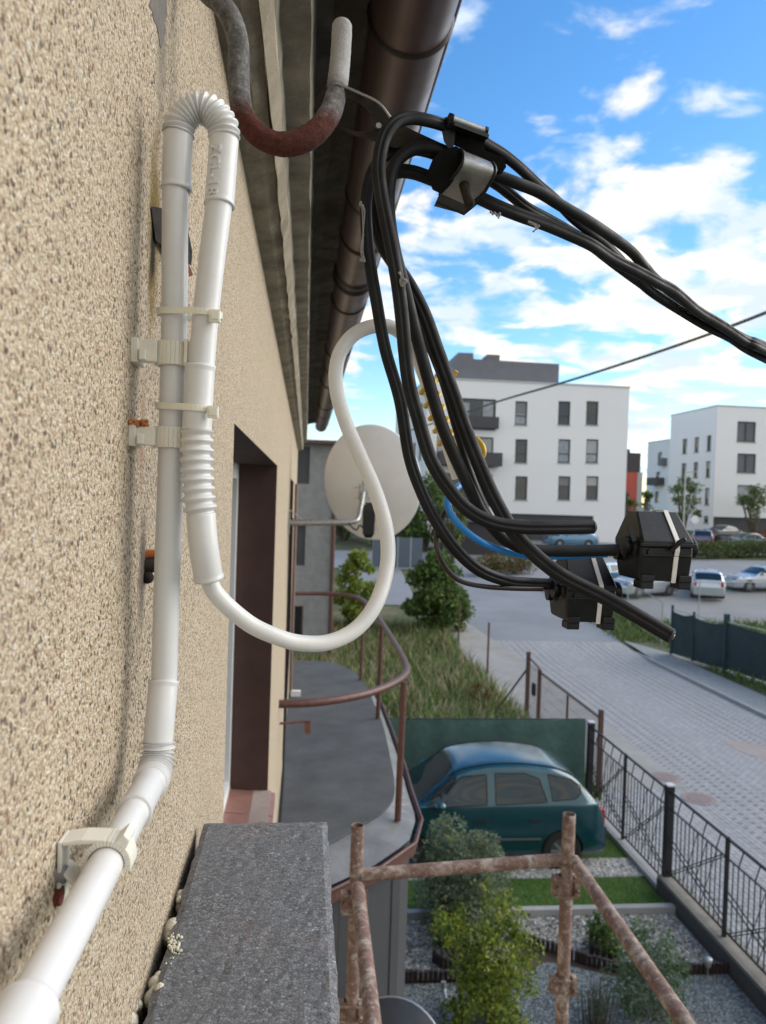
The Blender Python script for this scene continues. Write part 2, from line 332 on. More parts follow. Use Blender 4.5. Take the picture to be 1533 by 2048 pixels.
# ================================================================ SETTING
m = M(); ys = [-60, 0, 10, 20, 27, 30, 35, 40, 45, 50, 55, 61, 66, 72, 75, 100, 200, 800]
for a, b in zip(ys, ys[1:]): m.add([(-500, a, gz(a)-.03), (900, a, gz(a)-.03), (900, b, gz(b)-.03), (-500, b, gz(b)-.03)], [(0,1,2,3)])
struct(m, 'ground', m_ground())
def sheet(name, poly, mt, dz=.0, steps=True):
    """a ground-following sheet: polygon given as [(x,y)], split at slope breaks"""
    m = M(); lo = min(p[1] for p in poly); hi = max(p[1] for p in poly)
    br = [b for b in (27, 61, 72, 75) if lo < b < hi]; segs = [lo]+br+[hi]
    def clip(P, y, keep_above):
        out = []
        for i in range(len(P)):
            a, b = P[i], P[(i+1) % len(P)]; ia = (a[1] >= y) == keep_above or a[1] == y; ib = (b[1] >= y) == keep_above or b[1] == y
            if ia: out.append(a)
            if ia != ib:
                t = (y-a[1])/(b[1]-a[1]); out.append((a[0]+(b[0]-a[0])*t, y))
        return out
    for a, b in zip(segs, segs[1:]):
        P = clip(clip(poly, a, True), b, False)
        if len(P) >= 3: m.add([(x, y, gz(y)+dz) for x, y in P], [list(range(len(P)))])
    return struct(m, name, mt)
PAVE = m_pave(); ASPH = m_asph()
sheet('paved_street', [(5.85, -5), (12.95, -5), (12.95, 29.9), (6.6, 29.9), (5.85, 20)], PAVE, -.006)
sheet('asphalt_road', [(6.9, 29.9), (12.95, 29.9), (13.6, 33), (15.0, 44), (60, 47.5), (60, 53), (-40, 53), (-40, 46), (7.8, 46), (8.1, 38)], ASPH, -.006)
sheet('pavement', [(13.1, -5), (14.3, -5), (14.3, 27.9), (13.1, 29.9)], m_pave('pavement_blocks', (.30,.32,.32), False), .06)
sheet('driveway_apron', [(6.05, 15.0), (8.2, 15.0), (8.2, 27), (7.2, 33), (6.1, 33)], m_conc('worn_concrete_apron', (.33,.32,.30), .15, 1.2, .5, .01), .0)
sheet('car_park', [(15.3, 33), (60, 33), (60, 46.5), (15.5, 43.5)], m_asph('car_park_asphalt', (.27,.27,.265)), 0)
sheet('upper_car_park', [(8, 55.5), (70, 55.5), (70, 66), (8, 60.5)], m_asph('upper_asphalt', (.24,.24,.24)), 0)
sheet('pale_yard', [(2.2, 36), (5.6, 36), (5.9, 46), (2.2, 46)], m_conc('pale_yard_slabs', (.27,.28,.30), .12, .6, .3, .01), .004)
sheet('garden_path', [(.3, -3), (5.55, -3), (5.55, 14.2), (.3, 14.2)], m_conc('garden_soil', (.10,.075,.055), .35, 4, .8, .02), -.006)
sheet('lawn', [(.9, 10.46), (5.5, 10.46), (5.5, 11.4), (.9, 11.4)], m_grass(), 0)
sheet('rear_lawn', [(.9, 12.02), (5.6, 12.02), (5.6, 14.1), (.9, 14.1)], m_grass(), 0)
sheet('white_gravel_strip', [(.9, 11.4), (5.55, 11.4), (5.55, 12.02), (.9, 12.02)], m_gravel('white_gravel', (.30,.30,.29), (.45,.45,.43), (.62,.62,.6), 26), .002)
sheet('pebble_bed', [(.9, 9.05), (2.3, 9.0), (2.9, 9.2), (3.0, 9.75), (3.3, 9.7), (3.7, 9.3), (4.2, 9.05), (5.5, 9.05), (5.5, 10.34), (.9, 10.34)], m_gravel('mixed_pebbles', (.16,.15,.13), (.30,.29,.26), (.50,.48,.43), 26), .0)
sheet('slate_gravel_bed', [(.9, 5), (5.5, 5), (5.5, 8.95), (4.1, 8.95), (3.6, 9.2), (3.3, 9.3), (2.95, 9.1), (2.2, 8.95), (.9, 8.95)], m_gravel('slate_chips', (.10,.125,.13), (.17,.20,.205), (.30,.33,.33), 34), .002)
m = M(); m.box((12.97, -5, -.05), (13.1, 29.9, .09)); struct(m, 'kerb', CURB)
m = M()   # loose stones on the beds: uncountable
def stone(x, y, s, mi):
    c = V((x, y, s*.25)); P = []
    for k in range(5): a = 2*pi*k/5+rnd.random(); P.append(c+V((cos(a)*s, sin(a)*s*rnd.uniform(.6,1), -s*.25)))
    Q = [c+V(((p.x-c.x)*.55, (p.y-c.y)*.55, s*rnd.uniform(.3,.6))) for p in P]
    m.add(P+Q, [(0,1,6,5),(1,2,7,6),(2,3,8,7),(3,4,9,8),(4,0,5,9),(5,6,7,8,9)], mi)
for _ in range(5200):
    x = rnd.uniform(.95, 5.45); y = rnd.uniform(9.1, 12)
    if y > 11.42: stone(x, y, rnd.uniform(.014, .034), rnd.choice((2, 2, 1)))
    elif y < 10.32 and not (2.2 < x < 3.9 and y < 9.9): stone(x, y, rnd.uniform(.012, .032), rnd.choice((0, 1, 1, 2)))
for _ in range(3000): stone(rnd.uniform(.95, 5.45), rnd.uniform(7.2, 8.9), rnd.uniform(.01, .022), rnd.choice((3, 3, 0, 1)))
o = m.obj('loose_gravel', [plain('stone_dark', (.13,.12,.11), .9), plain('stone_mid', (.32,.31,.28), .9), plain('stone_pale', (.58,.57,.54), .9), plain('stone_slate', (.17,.21,.22), .8)]); tag(o, 'loose grey and white stones spread over the garden beds', 'gravel', kind='stuff')
def blades(name, spots, hmin, hmax, w, mats, label, lean=.35):
    m = M(); nm = len(mats)
    for x, y in spots:
        h = rnd.uniform(hmin, hmax); a = rnd.uniform(0, 2*pi); l = rnd.gauss(0, lean)*h; l2 = rnd.gauss(.15, lean)*h; z = gz(y)-.02
        dx, dy = cos(a)*w/2, sin(a)*w/2
        m.add([(x-dx, y-dy, z), (x+dx, y+dy, z), (x+dx*.7+l*.4, y+dy*.7+l2*.4, z+h*.6), (x-dx*.7+l*.4, y-dy*.7+l2*.4, z+h*.6), (x+l, y+l2, z+h)], [(0,1,2,3), (3,2,4)], rnd.randrange(nm))
    o = m.obj(name, mats); return tag(o, label, 'grass', kind='stuff')
GB = [m_leaf('blade_green', (.11,.24,.03)), m_leaf('blade_dark', (.07,.16,.025)), m_leaf('blade_light', (.17,.27,.05))]
sp = [(rnd.uniform(.95, 5.5), rnd.uniform(10.48, 11.42)) for _ in range(11000)]+[(rnd.uniform(.95, 5.6), rnd.uniform(12.0, 14.1)) for _ in range(13000)]
blades('lawn_blades', sp, .02, .06, .012, GB, 'short green lawn on both sides of the white gravel strip in the garden')
sp = []
while len(sp) < 30000:
    y = 14.7+rnd.random()**1.2*17; x = rnd.uniform(-.5, 6.0)
    if sin(x*1.7+y*.9)+sin(x*.8-y*1.3)+rnd.uniform(-2, 1.6) < .4: sp.append((x, y))
blades('meadow_grass', sp, .12, .62, .03, LD+[GB[0], LD[2], GB[1]], 'tall dry straw coloured grass in the plot behind the green screen fence', .4)
sp = [(rnd.uniform(-.5, 6.1), rnd.uniform(14.4, 17)) for _ in range(6000)]
blades('weedy_grass', sp, .1, .35, .035, [GB[0], GB[1], LD[1], LD[2]], 'low green weeds along the back of the green screen fence', .5)
sp = [(rnd.uniform(14.6, 24), rnd.uniform(18, 33)) for _ in range(9000)]+[(rnd.uniform(12.9, 15.4), rnd.uniform(29.9, 42)) for _ in range(2500)]+[(rnd.uniform(15, 45), rnd.uniform(31, 33.6)) for _ in range(3500)]
blades('verge_grass', sp, .1, .4, .05, [GB[0], GB[1], LD[1], LD[2]], 'green rough grass behind the dark net fence beside the street', .5)

# ================================================================ OUR HOUSE
HY1 = 9.7; ZW = 5.8+.54
house = thing('house', 'beige roughcast house wall running along the left of the picture under a brown gutter', 'house', (-.2, 4, 0))
w0 = PX(475, 855, 0)-V((0, .055, 0)); w1 = PX(555, 930, 0); zt = (w0.z+w1.z)/2; zs = PX(538, 1566, 0).z
WY0, WY1 = w0.y, w1.y; DY0, DY1, DZ0 = 5.75, 7.2, 3.78
def panel(m, o, u, v, W, H, holes, depth, nrm, mi=0, mr=None):
    """wall face with real openings; o origin, u/v unit axes, holes (u0,v0,u1,v1); reveals run -nrm*depth"""
    o, u, v, nrm = V(o), V(u), V(v), V(nrm); mr = mi if mr is None else mr
    us = sorted({0, W, *[h[0] for h in holes], *[h[2] for h in holes]}); vs = sorted({0, H, *[h[1] for h in holes], *[h[3] for h in holes]})
    P = lambda a, b, d=0: o+u*a+v*b-nrm*d
    for a, b in zip(us, us[1:]):
        for c, d in zip(vs, vs[1:]):
            cu, cv = (a+b)/2, (c+d)/2
            if any(h[0] < cu < h[2] and h[1] < cv < h[3] for h in holes): continue
            m.add([P(a, c), P(b, c), P(b, d), P(a, d)], [(0,1,2,3)], mi)
    for a, c, b, d in holes:
        m.add([P(a,c),P(b,c),P(b,d),P(a,d),P(a,c,depth),P(b,c,depth),P(b,d,depth),P(a,d,depth)], [(0,1,5,4),(1,2,6,5),(2,3,7,6),(3,0,4,7)], mr)
m = M(); YB = -2.5
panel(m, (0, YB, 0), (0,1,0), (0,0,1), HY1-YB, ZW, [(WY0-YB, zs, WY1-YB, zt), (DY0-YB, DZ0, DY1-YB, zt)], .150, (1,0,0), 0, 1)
m.add([(0,HY1,0),(-8,HY1,0),(-8,HY1,ZW),(0,HY1,ZW)], [(0,1,2,3)]); m.add([(0,YB,0),(-8,YB,0),(-8,YB,ZW),(0,YB,ZW)], [(3,2,1,0)]); m.add([(-8,YB,0),(-8,HY1,0),(-8,HY1,ZW),(-8,YB,ZW)], [(3,2,1,0)])
m.obj('wall', [WALL, JAMB], house)
# cornice profile (x,z above camera) extruded along the wall
m = M()
def strip(m, prof, mi, y0=YB, y1=HY1+.12, jit=.002, n=70, cap=None):
    rings = []
    for i in range(n+1):
        y = y0+(y1-y0)*i/n; rings.append([V((x+rnd.gauss(0, jit), y, 5.8+z+rnd.gauss(0, jit))) for x, z in prof])
    m.loft(rings, False, False, mi, False)
strip(m, [(-.002, .54), (.030, .545), (.050, .556)], 0, jit=.001, n=200); strip(m, [(.050, .552), (.052, .58), (.064, .588), (.066, .57), (.052, .55)], 1, jit=.0012, n=200)
strip(m, [(.062, .585), (.066, .64), (.108, .648), (.110, .82), (.113, .90)], 0, jit=.0012, n=200)
m.obj('cornice', [CONC, RIDGE], house)
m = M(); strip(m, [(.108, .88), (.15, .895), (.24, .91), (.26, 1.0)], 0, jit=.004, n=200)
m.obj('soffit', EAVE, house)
m = M(); m.prism([(-8, YB, ZW+.4), (.30, YB, 5.8+1.0), (.30, YB, 5.8+1.03), (-8, YB, ZW+3.4)], (0, HY1+.25-YB, 0)); m.obj('roof', ROOFG, house)
# gutter: half round trough with jointing beads
gx, gzc, gr = .285, 5.8+.885, .076
def garc(r, y, a0=-pi-.15, a1=.15, n=22): return [V((gx+r*cos(a0+(a1-a0)*i/n), y, gzc+r*sin(a0+(a1-a0)*i/n))) for i in range(n+1)]
m = M(); gy = [YB+i*.25 for i in range(int((HY1+.3-YB)/.25)+1)]
m.loft([garc(gr, y) for y in gy], False, False); m.loft([garc(gr-.002, y) for y in gy][::-1], False, False)
for y in (YB, gy[-1]): m.add(garc(gr, y), [list(range(23))])
m.tube([(gx+gr+.004, YB, gzc+.012), (gx+gr+.004, gy[-1], gzc+.012)], .008, 8)
gut = m.obj('gutter', GUT, house)
def gjoint(y, w, t):
    m = M(); rr = [garc(gr+.0005, y-w/2), garc(gr+t, y-w/4), garc(gr+t, y+w/4), garc(gr+.0005, y+w/2)]; m.loft(rr, False, False)
    o = m.obj('gutter_joint', GUTJ, gut)
GUTJ = plain('dark_gutter_bead', (.020,.013,.012), .5, .1, .2, 30, 0)
for y, w, t in ((1.42, .014, .005), (2.25, .03, .003), (3.02, .05, .008), (3.10, .03, .010), (3.45, .018, .006), (4.6, .03, .006), (5.9, .05, .008), (7.4, .03, .006)): gjoint(y, w, t)
def gbracket(y):
    m = M(); m.loft([garc(gr+.003, y-.012), garc(gr+.006, y-.012), garc(gr+.006, y+.012), garc(gr+.003, y+.012)], False, False)
    m.beam((gx-gr-.005, y, gzc+.01), (.26, y, 5.8+.93), .02, .004); m.obj('gutter_bracket', GUT, gut)
for y in (.7, 2.6, 5.2, 8.2): gbracket(y)
# windows
def house_window(y0, y1, z0, z1, name):
    m = M(); x = -.217; t = .06
    for a, b in (((y0, z0), (y0+t, z1)), ((y1-t, z0), (y1, z1)), ((y0+t, z1-t), (y1-t, z1)), ((y0+t, z0), (y1-t, z0+t)), (((y0+y1)/2-.04, z0+t), ((y0+y1)/2+.04, z1-t))):
        m.box((x, a[0]-.03*(a[0] == y0), a[1]), (x+.065, b[0]+.03*(b[0] == y1), b[1]))
    f = m.obj(name, WPAINT, house); m = M(); m.box((x+.01, y0+t, z0+t), (x+.02, y1-t, z1-t)); m.obj('pane', GLASS, f); return f
wf = house_window(WY0, WY1, zs, zt, 'window'); house_window(DY0, DY1, DZ0, zt, 'balcony_door')
# near edge of the window frame is seen as a white strip: casement stile standing proud
m = M(); m.box((-.17, WY1-.30, zs+.02), (-.155, WY1-.002, zt-.02))
m = M(); z = zs; n = 8
for i in range(n):
    a = WY0+(WY1-WY0)*i/n; b = WY0+(WY1-WY0)*(i+1)/n
    m.prism([(-.17, a+.003, z+.012), (.012, a+.003, z-.004), (.030, a+.003, z-.008), (.030, a+.003, z-.045), (.018, a+.003, z-.045), (.018, a+.003, z-.018), (-.17, a+.003, z-.003)], (0, b-a-.006, 0))
m.obj('window_sill', TILE, wf)
m = M(); m.box((-.17, WY0, zs-.004), (.012, WY1, zs+.002)); m.obj('sill_grout', m_conc('grout', (.35,.28,.24)), wf)
_q = [PX(a+rnd.uniform(-2, 2), b, 0) for a, b in ((300, -25), (302, 0), (299, 12), (306, 24), (308, 40), (313, 52), (314, 64), (318, 76), (322, 97), (327, 84), (326, 72), (332, 60), (329, 46), (332, 30), (331, 10), (333, -25))]
m = M(); m.prism(_q[::-1], (.0005, 0, 0)); m.obj('mortar_patch', m_conc('grey_mortar_patch', (.22,.2,.18), .2, 60, .8, .002), house)

# rusty bits in the wall
p = PX(318, 460, 0)
m = M(); q = [PX(303, 412, .001), PX(352, 422, .008), PX(375, 455, .012), PX(384, 500, .0145), PX(382, 528, .0145), PX(350, 515, .009), PX(312, 480, .002), PX(306, 440, .001)]
m.prism(q, (.0, .004, 0)); m.prism([PX(377, 525, .014), PX(386, 548, .0145), PX(378, 552, .0145)], (0, .003, 0), 1)
tag(m.obj('metal_flag', [DKST, ROUGHR], None, p), 'dark bent metal plate stuck in a hole of the wall behind the conduit loop', 'metal plate')
p = PX(292, 1130, 0); m = M(); m.tube([p-V((.02,0,0)), p+V((.004,0,.0)), p+V((.010,.001,-.001))], [.006, .0065, .004], 7); m.tube([p+V((-.01,0,.007)), p+V((.008,0,.009))], [.005, .003], 6, 1)
m.ball(p+V((.002, -.003, -.009)), .005)
tag(m.obj('rusty_bolt', [DKST, plain('orange_rust', (.45,.14,.04), .9)], None, p), 'stub of rusty bolt in a blackened hole left of the vertical conduit', 'bolt')

# ================================================================ CONDUIT
YP = .545
con = thing('electrical_conduit', 'white plastic conduit pipe climbing the wall and doubling back in a ribbed loop', 'conduit pipe', PY(343, 900, YP))
def pipe(name, P, r, n=28, label=None): m = M(); m.tube(crv(P, .004), r, n); o = m.obj(name, PVC, con); return o
R0 = .0088
pipe('rigid_pipe', [PY(351, 372, YP), PY(349, 640, YP), PY(343, 900, YP), PY(335, 1150, YP), PY(328, 1385, YP)], R0)
xh = PY(322, 1500, YP).x; zh = PX(255, 1650, xh).z
bend0 = V((xh, .5345, zh+.0185)); Yb = bend0.y
H = lambda y: V((xh, y, zh))
pipe('rigid_pipe', [H(.465), H(.28)], R0); pipe('rigid_pipe', [H(.215), H(-.3)], R0)
def sleeve(P, r=.0099, lip=.0007, ends=(0, 1)):
    C = crv(P, .0015); k = len(C); rr = [r]*k
    for e in ends:
        ix = range(0, 2) if e == 0 else range(k-2, k)
        for i in ix: rr[i] = r+lip
    C = [C[0]]+C+[C[-1]]; rr = [.0088]+rr+[.0088]; C[0] = V(C[1])+(V(C[1])-V(C[2]))*.01; C[-1] = V(C[-2])+(V(C[-2])-V(C[-3]))*.01; m = M(); m.tube(C, rr, 32, caps=False); return m.obj('sleeve', PVC, con)
def ribbed(P, r=.0098, amp=.0011, pitch=.0031):
    C = crv(P, .0003); L = 0; pts = []; rr = []; last = V(C[0])
    for c in C:
        L += (V(c)-last).length; last = V(c); pts.append(c); rr.append(r+amp*cos(2*pi*L/pitch))
    m = M(); m.tube(pts, rr, 32); return m.obj('ribbed_bend', PVC, con)
# upper U loop
sleeve(pix([(357, 268, YP), (355, 320, YP), (353, 380, YP)]), ends=(1,))
ribbed(pix([(357, 268, YP), (361, 243, YP), (380, 223, YP), (404, 216, YP), (428, 227, YP), (446, 252, YP), (449, 280, YP)]), pitch=.0036, amp=.0013)
L2 = .535
s2 = sleeve(pix([(449, 280, YP), (445, 330, .543), (439, 412, .54)]), ends=(1,))
pipe('rigid_pipe', pix([(440, 400, .54), (424, 520, L2), (411, 640, L2), (403, 742, L2)]), R0)
sleeve(pix([(401, 730, L2), (397, 800, L2), (394, 862, L2)]), ends=(0,))
ribbed(pix([(394, 862, L2), (394, 930, L2), (397, 990, L2), (402, 1028, L2)]), r=.0103, amp=.0013, pitch=.0066)
sleeve(pix([(402, 1028, L2), (408, 1095, L2), (418, 1158, .54)]), ends=(1,))
# lower elbow
sleeve([PY(328, 1362, YP), bend0+V((.0005, .004, .02)), bend0], ends=(0,))
ribbed([bend0]+[bend0+V((0, -.0185*(1-cos(a)), -.0185*sin(a))) for a in (.35, .7, 1.05, 1.4)]+[H(.514), H(.508)], r=.0103, amp=.0013, pitch=.0036)
sleeve([H(.508), H(.462)], ends=(0, 1)); sleeve([H(.287), H(.21)], ends=(0, 1), r=.0112)
# moulded lettering on the sleeve
def lettering(txt, parent, mt):
    cu = bpy.data.curves.new('lettering', 'FONT'); cu.body = txt; cu.size = .0105; cu.extrude = .0009; cu.offset = .0001; cu.resolution_u = 2; cu.space_character = 1.1
    t = bpy.data.objects.new('tmp', cu); COL.objects.link(t); dg = bpy.context.evaluated_depsgraph_get(); me = bpy.data.meshes.new_from_object(t.evaluated_get(dg)); bpy.data.objects.remove(t)
    a = PY(447, 300, .5435); b = PY(439, 402, .54); ax = (b-a).normalized(); r = .0101
    for vt in me.vertices:
        x, y, z = vt.co; th = (y-.004)/r - .35      # run down the axis, wrap round the pipe
        s = ax*x; side = V((cos(th-pi/2+.0), 0, 0)); rad = V((sin(th), -cos(th), 0))
        vt.co = a+s+rad*(r+z*.9) - ROOT[parent.name]
    me.materials.clear(); me.materials.append(mt); o = bpy.data.objects.new('lettering', me); COL.objects.link(o); o.parent = parent; ROOT[o.name] = ROOT[parent.name]
lettering('ZCL-18', s2, PVC)

# pipe clips
def clip_v(py, h, label, tab=True):
    c = PY(343+(900-py)*.022, py, YP); m = M(); z0, z1 = c.z-h/2, c.z+h/2; ro, ri = .0125, .0092
    A = [(-2.2+4.9*i/20) for i in range(21)]     # arc open to the back side
    poly = [V((c.x+ro*sin(a), c.y-ro*cos(a), z0)) for a in A]+[V((c.x+ri*sin(a), c.y-ri*cos(a), z0)) for a in A[::-1]]
    for i in range(20):
        m.prism([poly[i], poly[i+1], poly[40-i], poly[41-i]], (0, 0, h))
    m.box((0, c.y-.013, z0+.001), (c.x-.0088, c.y-.004, z1-.001)); m.box((0, c.y-.0145, z0), (.005, c.y+.012, z1))
    m.box((.006, c.y-.0165, z0+.0015), (.0105, c.y-.012, z0+h*.55)); m.box((c.x+.009, c.y-.0135, z0-.0006), (c.x+.0115, c.y-.008, z1+.0006))
    m.box((c.x+.0116, c.y-.012, z0), (c.x+.016, c.y-.005, z1))
    o = bevel(m.obj('pipe_clip', CLIP, None, (0, c.y, z0)), .0006); tag(o, label, 'pipe clip', 'plastic clips holding the conduit to the wall'); return c
clip_v(710, .0165, 'ivory plastic clip holding the vertical conduit between the two nylon ties')
c = clip_v(876, .0145, 'ivory plastic clip with orange rust crumbs beside the ribbed bend')
m = M()
for _ in range(26): m.ball((rnd.uniform(.001, .012), c.y-.014+rnd.uniform(-.002, .004), c.z+.0075+rnd.uniform(-.0006, .003)), rnd.uniform(.0008, .002), 0, 6, 4)
tag(m.obj('rust_crumbs', plain('orange_crumbs', (.42,.15,.05), .95), None, (0, c.y, c.z)), 'orange rust crumbs lying on the lower vertical clip', 'crumbs', kind='stuff')
yc = .405; m = M(); ro, ri = .0126, .0092; A = [(-.9+4.3*i/26) for i in range(27)]; hw2 = .0075
for i in range(26):
    a, b = A[i], A[i+1]; f = lambda r, t: V((xh-r*cos(t), yc-hw2, zh+r*sin(t)))
    m.prism([f(ro, a), f(ro, b), f(ri, b), f(ri, a)], (0, 2*hw2, 0))
m.box((.0005, yc-hw2, zh-.023), (.0026, yc+hw2, zh+.012)); m.prism([(.0026, yc-hw2, zh+.0119), (.0026, yc-hw2, zh+.0100), (xh-.003, yc-hw2, zh+.0110), (xh-.001, yc-hw2, zh+.0128), (.012, yc-hw2, zh+.0132)], (0, 2*hw2, 0))
m.prism([(.0026, yc-hw2, zh-.003), (.0026, yc-hw2, zh-.0045), (.0118, yc-hw2, zh-.0145), (.0132, yc-hw2, zh-.0135), (.0132, yc-hw2, zh-.0098), (.0115, yc-hw2, zh-.0105)], (0, 2*hw2, 0))
m.prism([(xh+.004, yc-hw2, zh+.0115), (xh+.0095, yc-hw2, zh+.007), (xh+.0115, yc-hw2, zh+.0125), (xh+.0085, yc-hw2, zh+.0155)], (0, 2*hw2, 0))
tag(bevel(m.obj('pipe_clip', CLIP, None, (0, yc, zh-.024)), .0005), 'large stained ivory clip round the horizontal conduit at lower left', 'pipe clip', 'plastic clips holding the conduit to the wall')
m = M(); m.tube([(-.01, yc-.004, zh-.006), (.004, yc-.004, zh-.006)], .0045, 10); m.tube([(-.008, yc-.006, zh-.016), (.003, yc-.006, zh-.016)], .005, 8, 1)
tag(m.obj('wall_plug', [plain('grey_plug', (.25,.24,.25), .6), ROUGHR], None, (0, yc, zh)), 'grey wall plug and rusty screw behind the large lower clip', 'wall plug')
def tie(py, x0, x1, yy, head_px, label):
    a, b = PY(x0, py, YP), PY(x1, py, L2); r = .0107; m = M(); P = []
    d = (b-a); d.z = 0; L = d.length; d.normalize(); nrm = V((d.y, -d.x, 0))
    for i in range(13): t = -pi/2+pi*i/12; P.append(b+d*(r*cos(t))-nrm*(r*sin(t)))
    for i in range(13): t = pi/2+pi*i/12; P.append(a+d*(r*cos(t))-nrm*(r*sin(t)))
    n = len(P); h = .0022; ctr = (a+b)/2; slope = .004/L
    out = []
    for p in P:
        o = (p-ctr); o.z = 0; k = 1+.0009/o.length; zz = ctr.z - o.dot(d)*.06
        out.append([V((p.x, p.y, zz-h)), V((p.x, p.y, zz+h)), ctr+V((o.x*k, o.y*k, 0)).xyz.to_3d()+V((0,0,zz-ctr.z+h)), ctr+V((o.x*k, o.y*k, 0))+V((0,0,zz-ctr.z-h))])
    m.loft(out+[out[0]], True, False, 0, False)
    hp = PY(head_px, yy, L2-.011); m.box(hp-V((.0035, .002, .004)), hp+V((.0035, .0035, .004))); m.box(hp+V((-.002, -.003, -.0025)), hp+V((.003, -.0019, .0025)))
    o = m.obj('cable_tie', TIE, None, ctr); tag(o, label, 'cable tie', 'nylon ties binding the two conduit legs'); return o
tie(628, 348, 411, 632, 430, 'upper cream nylon cable tie round both conduit legs')
tie(816, 345, 396, 824, 426, 'lower cream nylon cable tie just above the ribbed section')

# ================================================================ WHITE HOSE + WIRES
hoseP = [(408, 1100, .545), (420, 1165, .55), (446, 1203, .555), (500, 1248, .565), (550, 1272, .57), (600, 1286, .58), (660, 1284, .59), (715, 1256, .60), (755, 1202, .61), (775, 1130, .625), (773, 1060, .635), (752, 985, .645), (722, 915, .65), (692, 845, .655), (673, 775, .66), (677, 715, .665), (705, 672, .67), (745, 653, .675), (785, 655, .68), (820, 685, .685), (845, 740, .69), (868, 810, .695), (893, 880, .70), (917, 955, .705)]
m = M(); C = crv(pix(hoseP), .004); m.tube(C, .0062, 20)
tag(m.obj('flexible_hose', m_pvc('scuffed_white_hose', (.78,.785,.77)), None, PY(600, 1284, .58)), 'white flexible cable hose curling from the conduit up behind the black cables', 'hose')
def wire(name, P, r, mt, label, cat='wire', prof=None, n=12, step=.004, group=None):
    m = M(); m.tube(crv(pix(P), step), r, n, prof=prof); return tag(m.obj(name, mt, None, PY(*P[0])), label, cat, group)
# yellow striped earth wire coiled round the hose
m = M(); hc = crv(pix(hoseP[-5:]), .0006); a0 = int(len(hc)*.30); a1 = int(len(hc)*.80); P = []; L = a1-a0
for i in range(a0, a1):
    p = V(hc[i]); T = (V(hc[i+1])-V(hc[i-1])).normalized(); u = T.cross(V((0,1,0))).normalized(); w = T.cross(u); th = (i-a0)/L*2*pi*5.3
    P.append(p+u*cos(th)*.0078+w*sin(th)*.0078)
P = [PY(914, 742, .690), PY(908, 752, .692)]+P; m.tube(P, .0021, 8)
tag(m.obj('earth_wire', YEL, None, P[0]), 'yellow earth wire wound in a coil round the white hose', 'wire')
m = M(); m.tube(crv(pix([(955, 878, .69), (966, 892, .685), (968, 908, .685), (960, 925, .69)]), .002), .0024, 8)
tag(m.obj('earth_wire', YEL, None, PY(966, 900, .69)), 'loose yellow wire loop showing right of the thick black cables', 'wire')
wire('blue_wire', [(930, 963, .69), (908, 981, .665), (895, 1000, .655), (902, 1028, .652), (925, 1056, .652), (960, 1082, .655), (1000, 1099, .665), (1060, 1112, .675), (1130, 1112, .68), (1215, 1108, .675)], .0031, BLUE, 'bright blue insulated wire sagging below the black cables')
wire('brown_wire', [(925, 960, .695), (905, 1000, .675), (890, 1025, .66), (874, 1062, .655), (875, 1100, .65), (893, 1138, .655), (922, 1162, .665), (970, 1173, .68), (1030, 1177, .69), (1085, 1178, .70)], .0023, BRNW, 'thin dark brown wire curving under the cable to the rear connector box')

# ================================================================ BLACK CABLES
c_end = [(1650, 765, 1.1), (1900, 850, 1.5), (2500, 950, 3.), (3300, 960, 7.)]
tail = lambda dx, dy, dz: [(a+dx, b+dy, c+dz) for a, b, c in c_end]
rr1 = [(935, 264, .655), (978, 291, .668), (1010, 311, .675), (1044, 339, .685), (1078, 371, .70), (1112, 400, .715), (1144, 434, .735), (1176, 460, .75), (1207, 485, .765), (1239, 517, .78), (1270, 552, .79), (1302, 583, .80), (1365, 624, .83), (1412, 652, .85), (1460, 676, .88), (1491, 697, .90), (1533, 719, .93)]
rr2 = [(950, 330, .655), (991, 350, .665), (1033, 366, .67), (1078, 384, .68), (1124, 412, .69), (1176, 442, .705), (1223, 473, .73), (1264, 504, .755), (1289, 533, .775), (1308, 555, .79), (1334, 577, .80), (1365, 599, .815), (1397, 624, .83), (1444, 652, .855), (1491, 678, .885), (1533, 694, .91)]
rr3 = [(920, 330, .69), (987, 364, .69), (1021, 389, .695), (1055, 416, .70), (1101, 441, .72), (1147, 467, .74), (1181, 490, .755), (1230, 528, .77), (1290, 572, .80), (1350, 612, .825), (1430, 660, .87), (1491, 690, .91), (1533, 706, .94)]
rr4 = [(915, 378, .672), (960, 396, .675), (998, 414, .675), (1044, 432, .68), (1090, 448, .69), (1135, 467, .70), (1182, 489, .71), (1226, 518, .73), (1271, 541, .745), (1318, 566, .765), (1349, 583, .78), (1384, 613, .805), (1406, 629, .82), (1447, 653, .845), (1491, 682, .875), (1533, 702, .90)]
c1 = [(1110, 1169, .705), (1050, 1166, .70), (1015, 1162, .69), (958, 1140, .67), (910, 1097, .655), (872, 1042, .65), (843, 983, .65), (819, 913, .65), (800, 800, .65), (771, 698, .65), (752, 595, .65), (741, 530, .65), (734, 465, .652), (732, 405, .655), (741, 355, .66), (762, 320, .665), (790, 303, .67), (825, 298, .675), (865, 306, .68)]
c2 = [(1187, 1054, .620), (1111, 1055, .615), (1039, 1054, .612), (982, 1044, .61), (934, 1018, .61), (896, 975, .612), (862, 918, .615), (838, 841, .618), (819, 770, .62), (810, 698, .62), (805, 640, .62), (797, 573, .62), (786, 508, .62), (773, 442, .62), (762, 382, .62), (758, 330, .62), (768, 279, .622), (790, 246, .625), (822, 236, .63), (861, 242, .635), (897, 253, .645)]
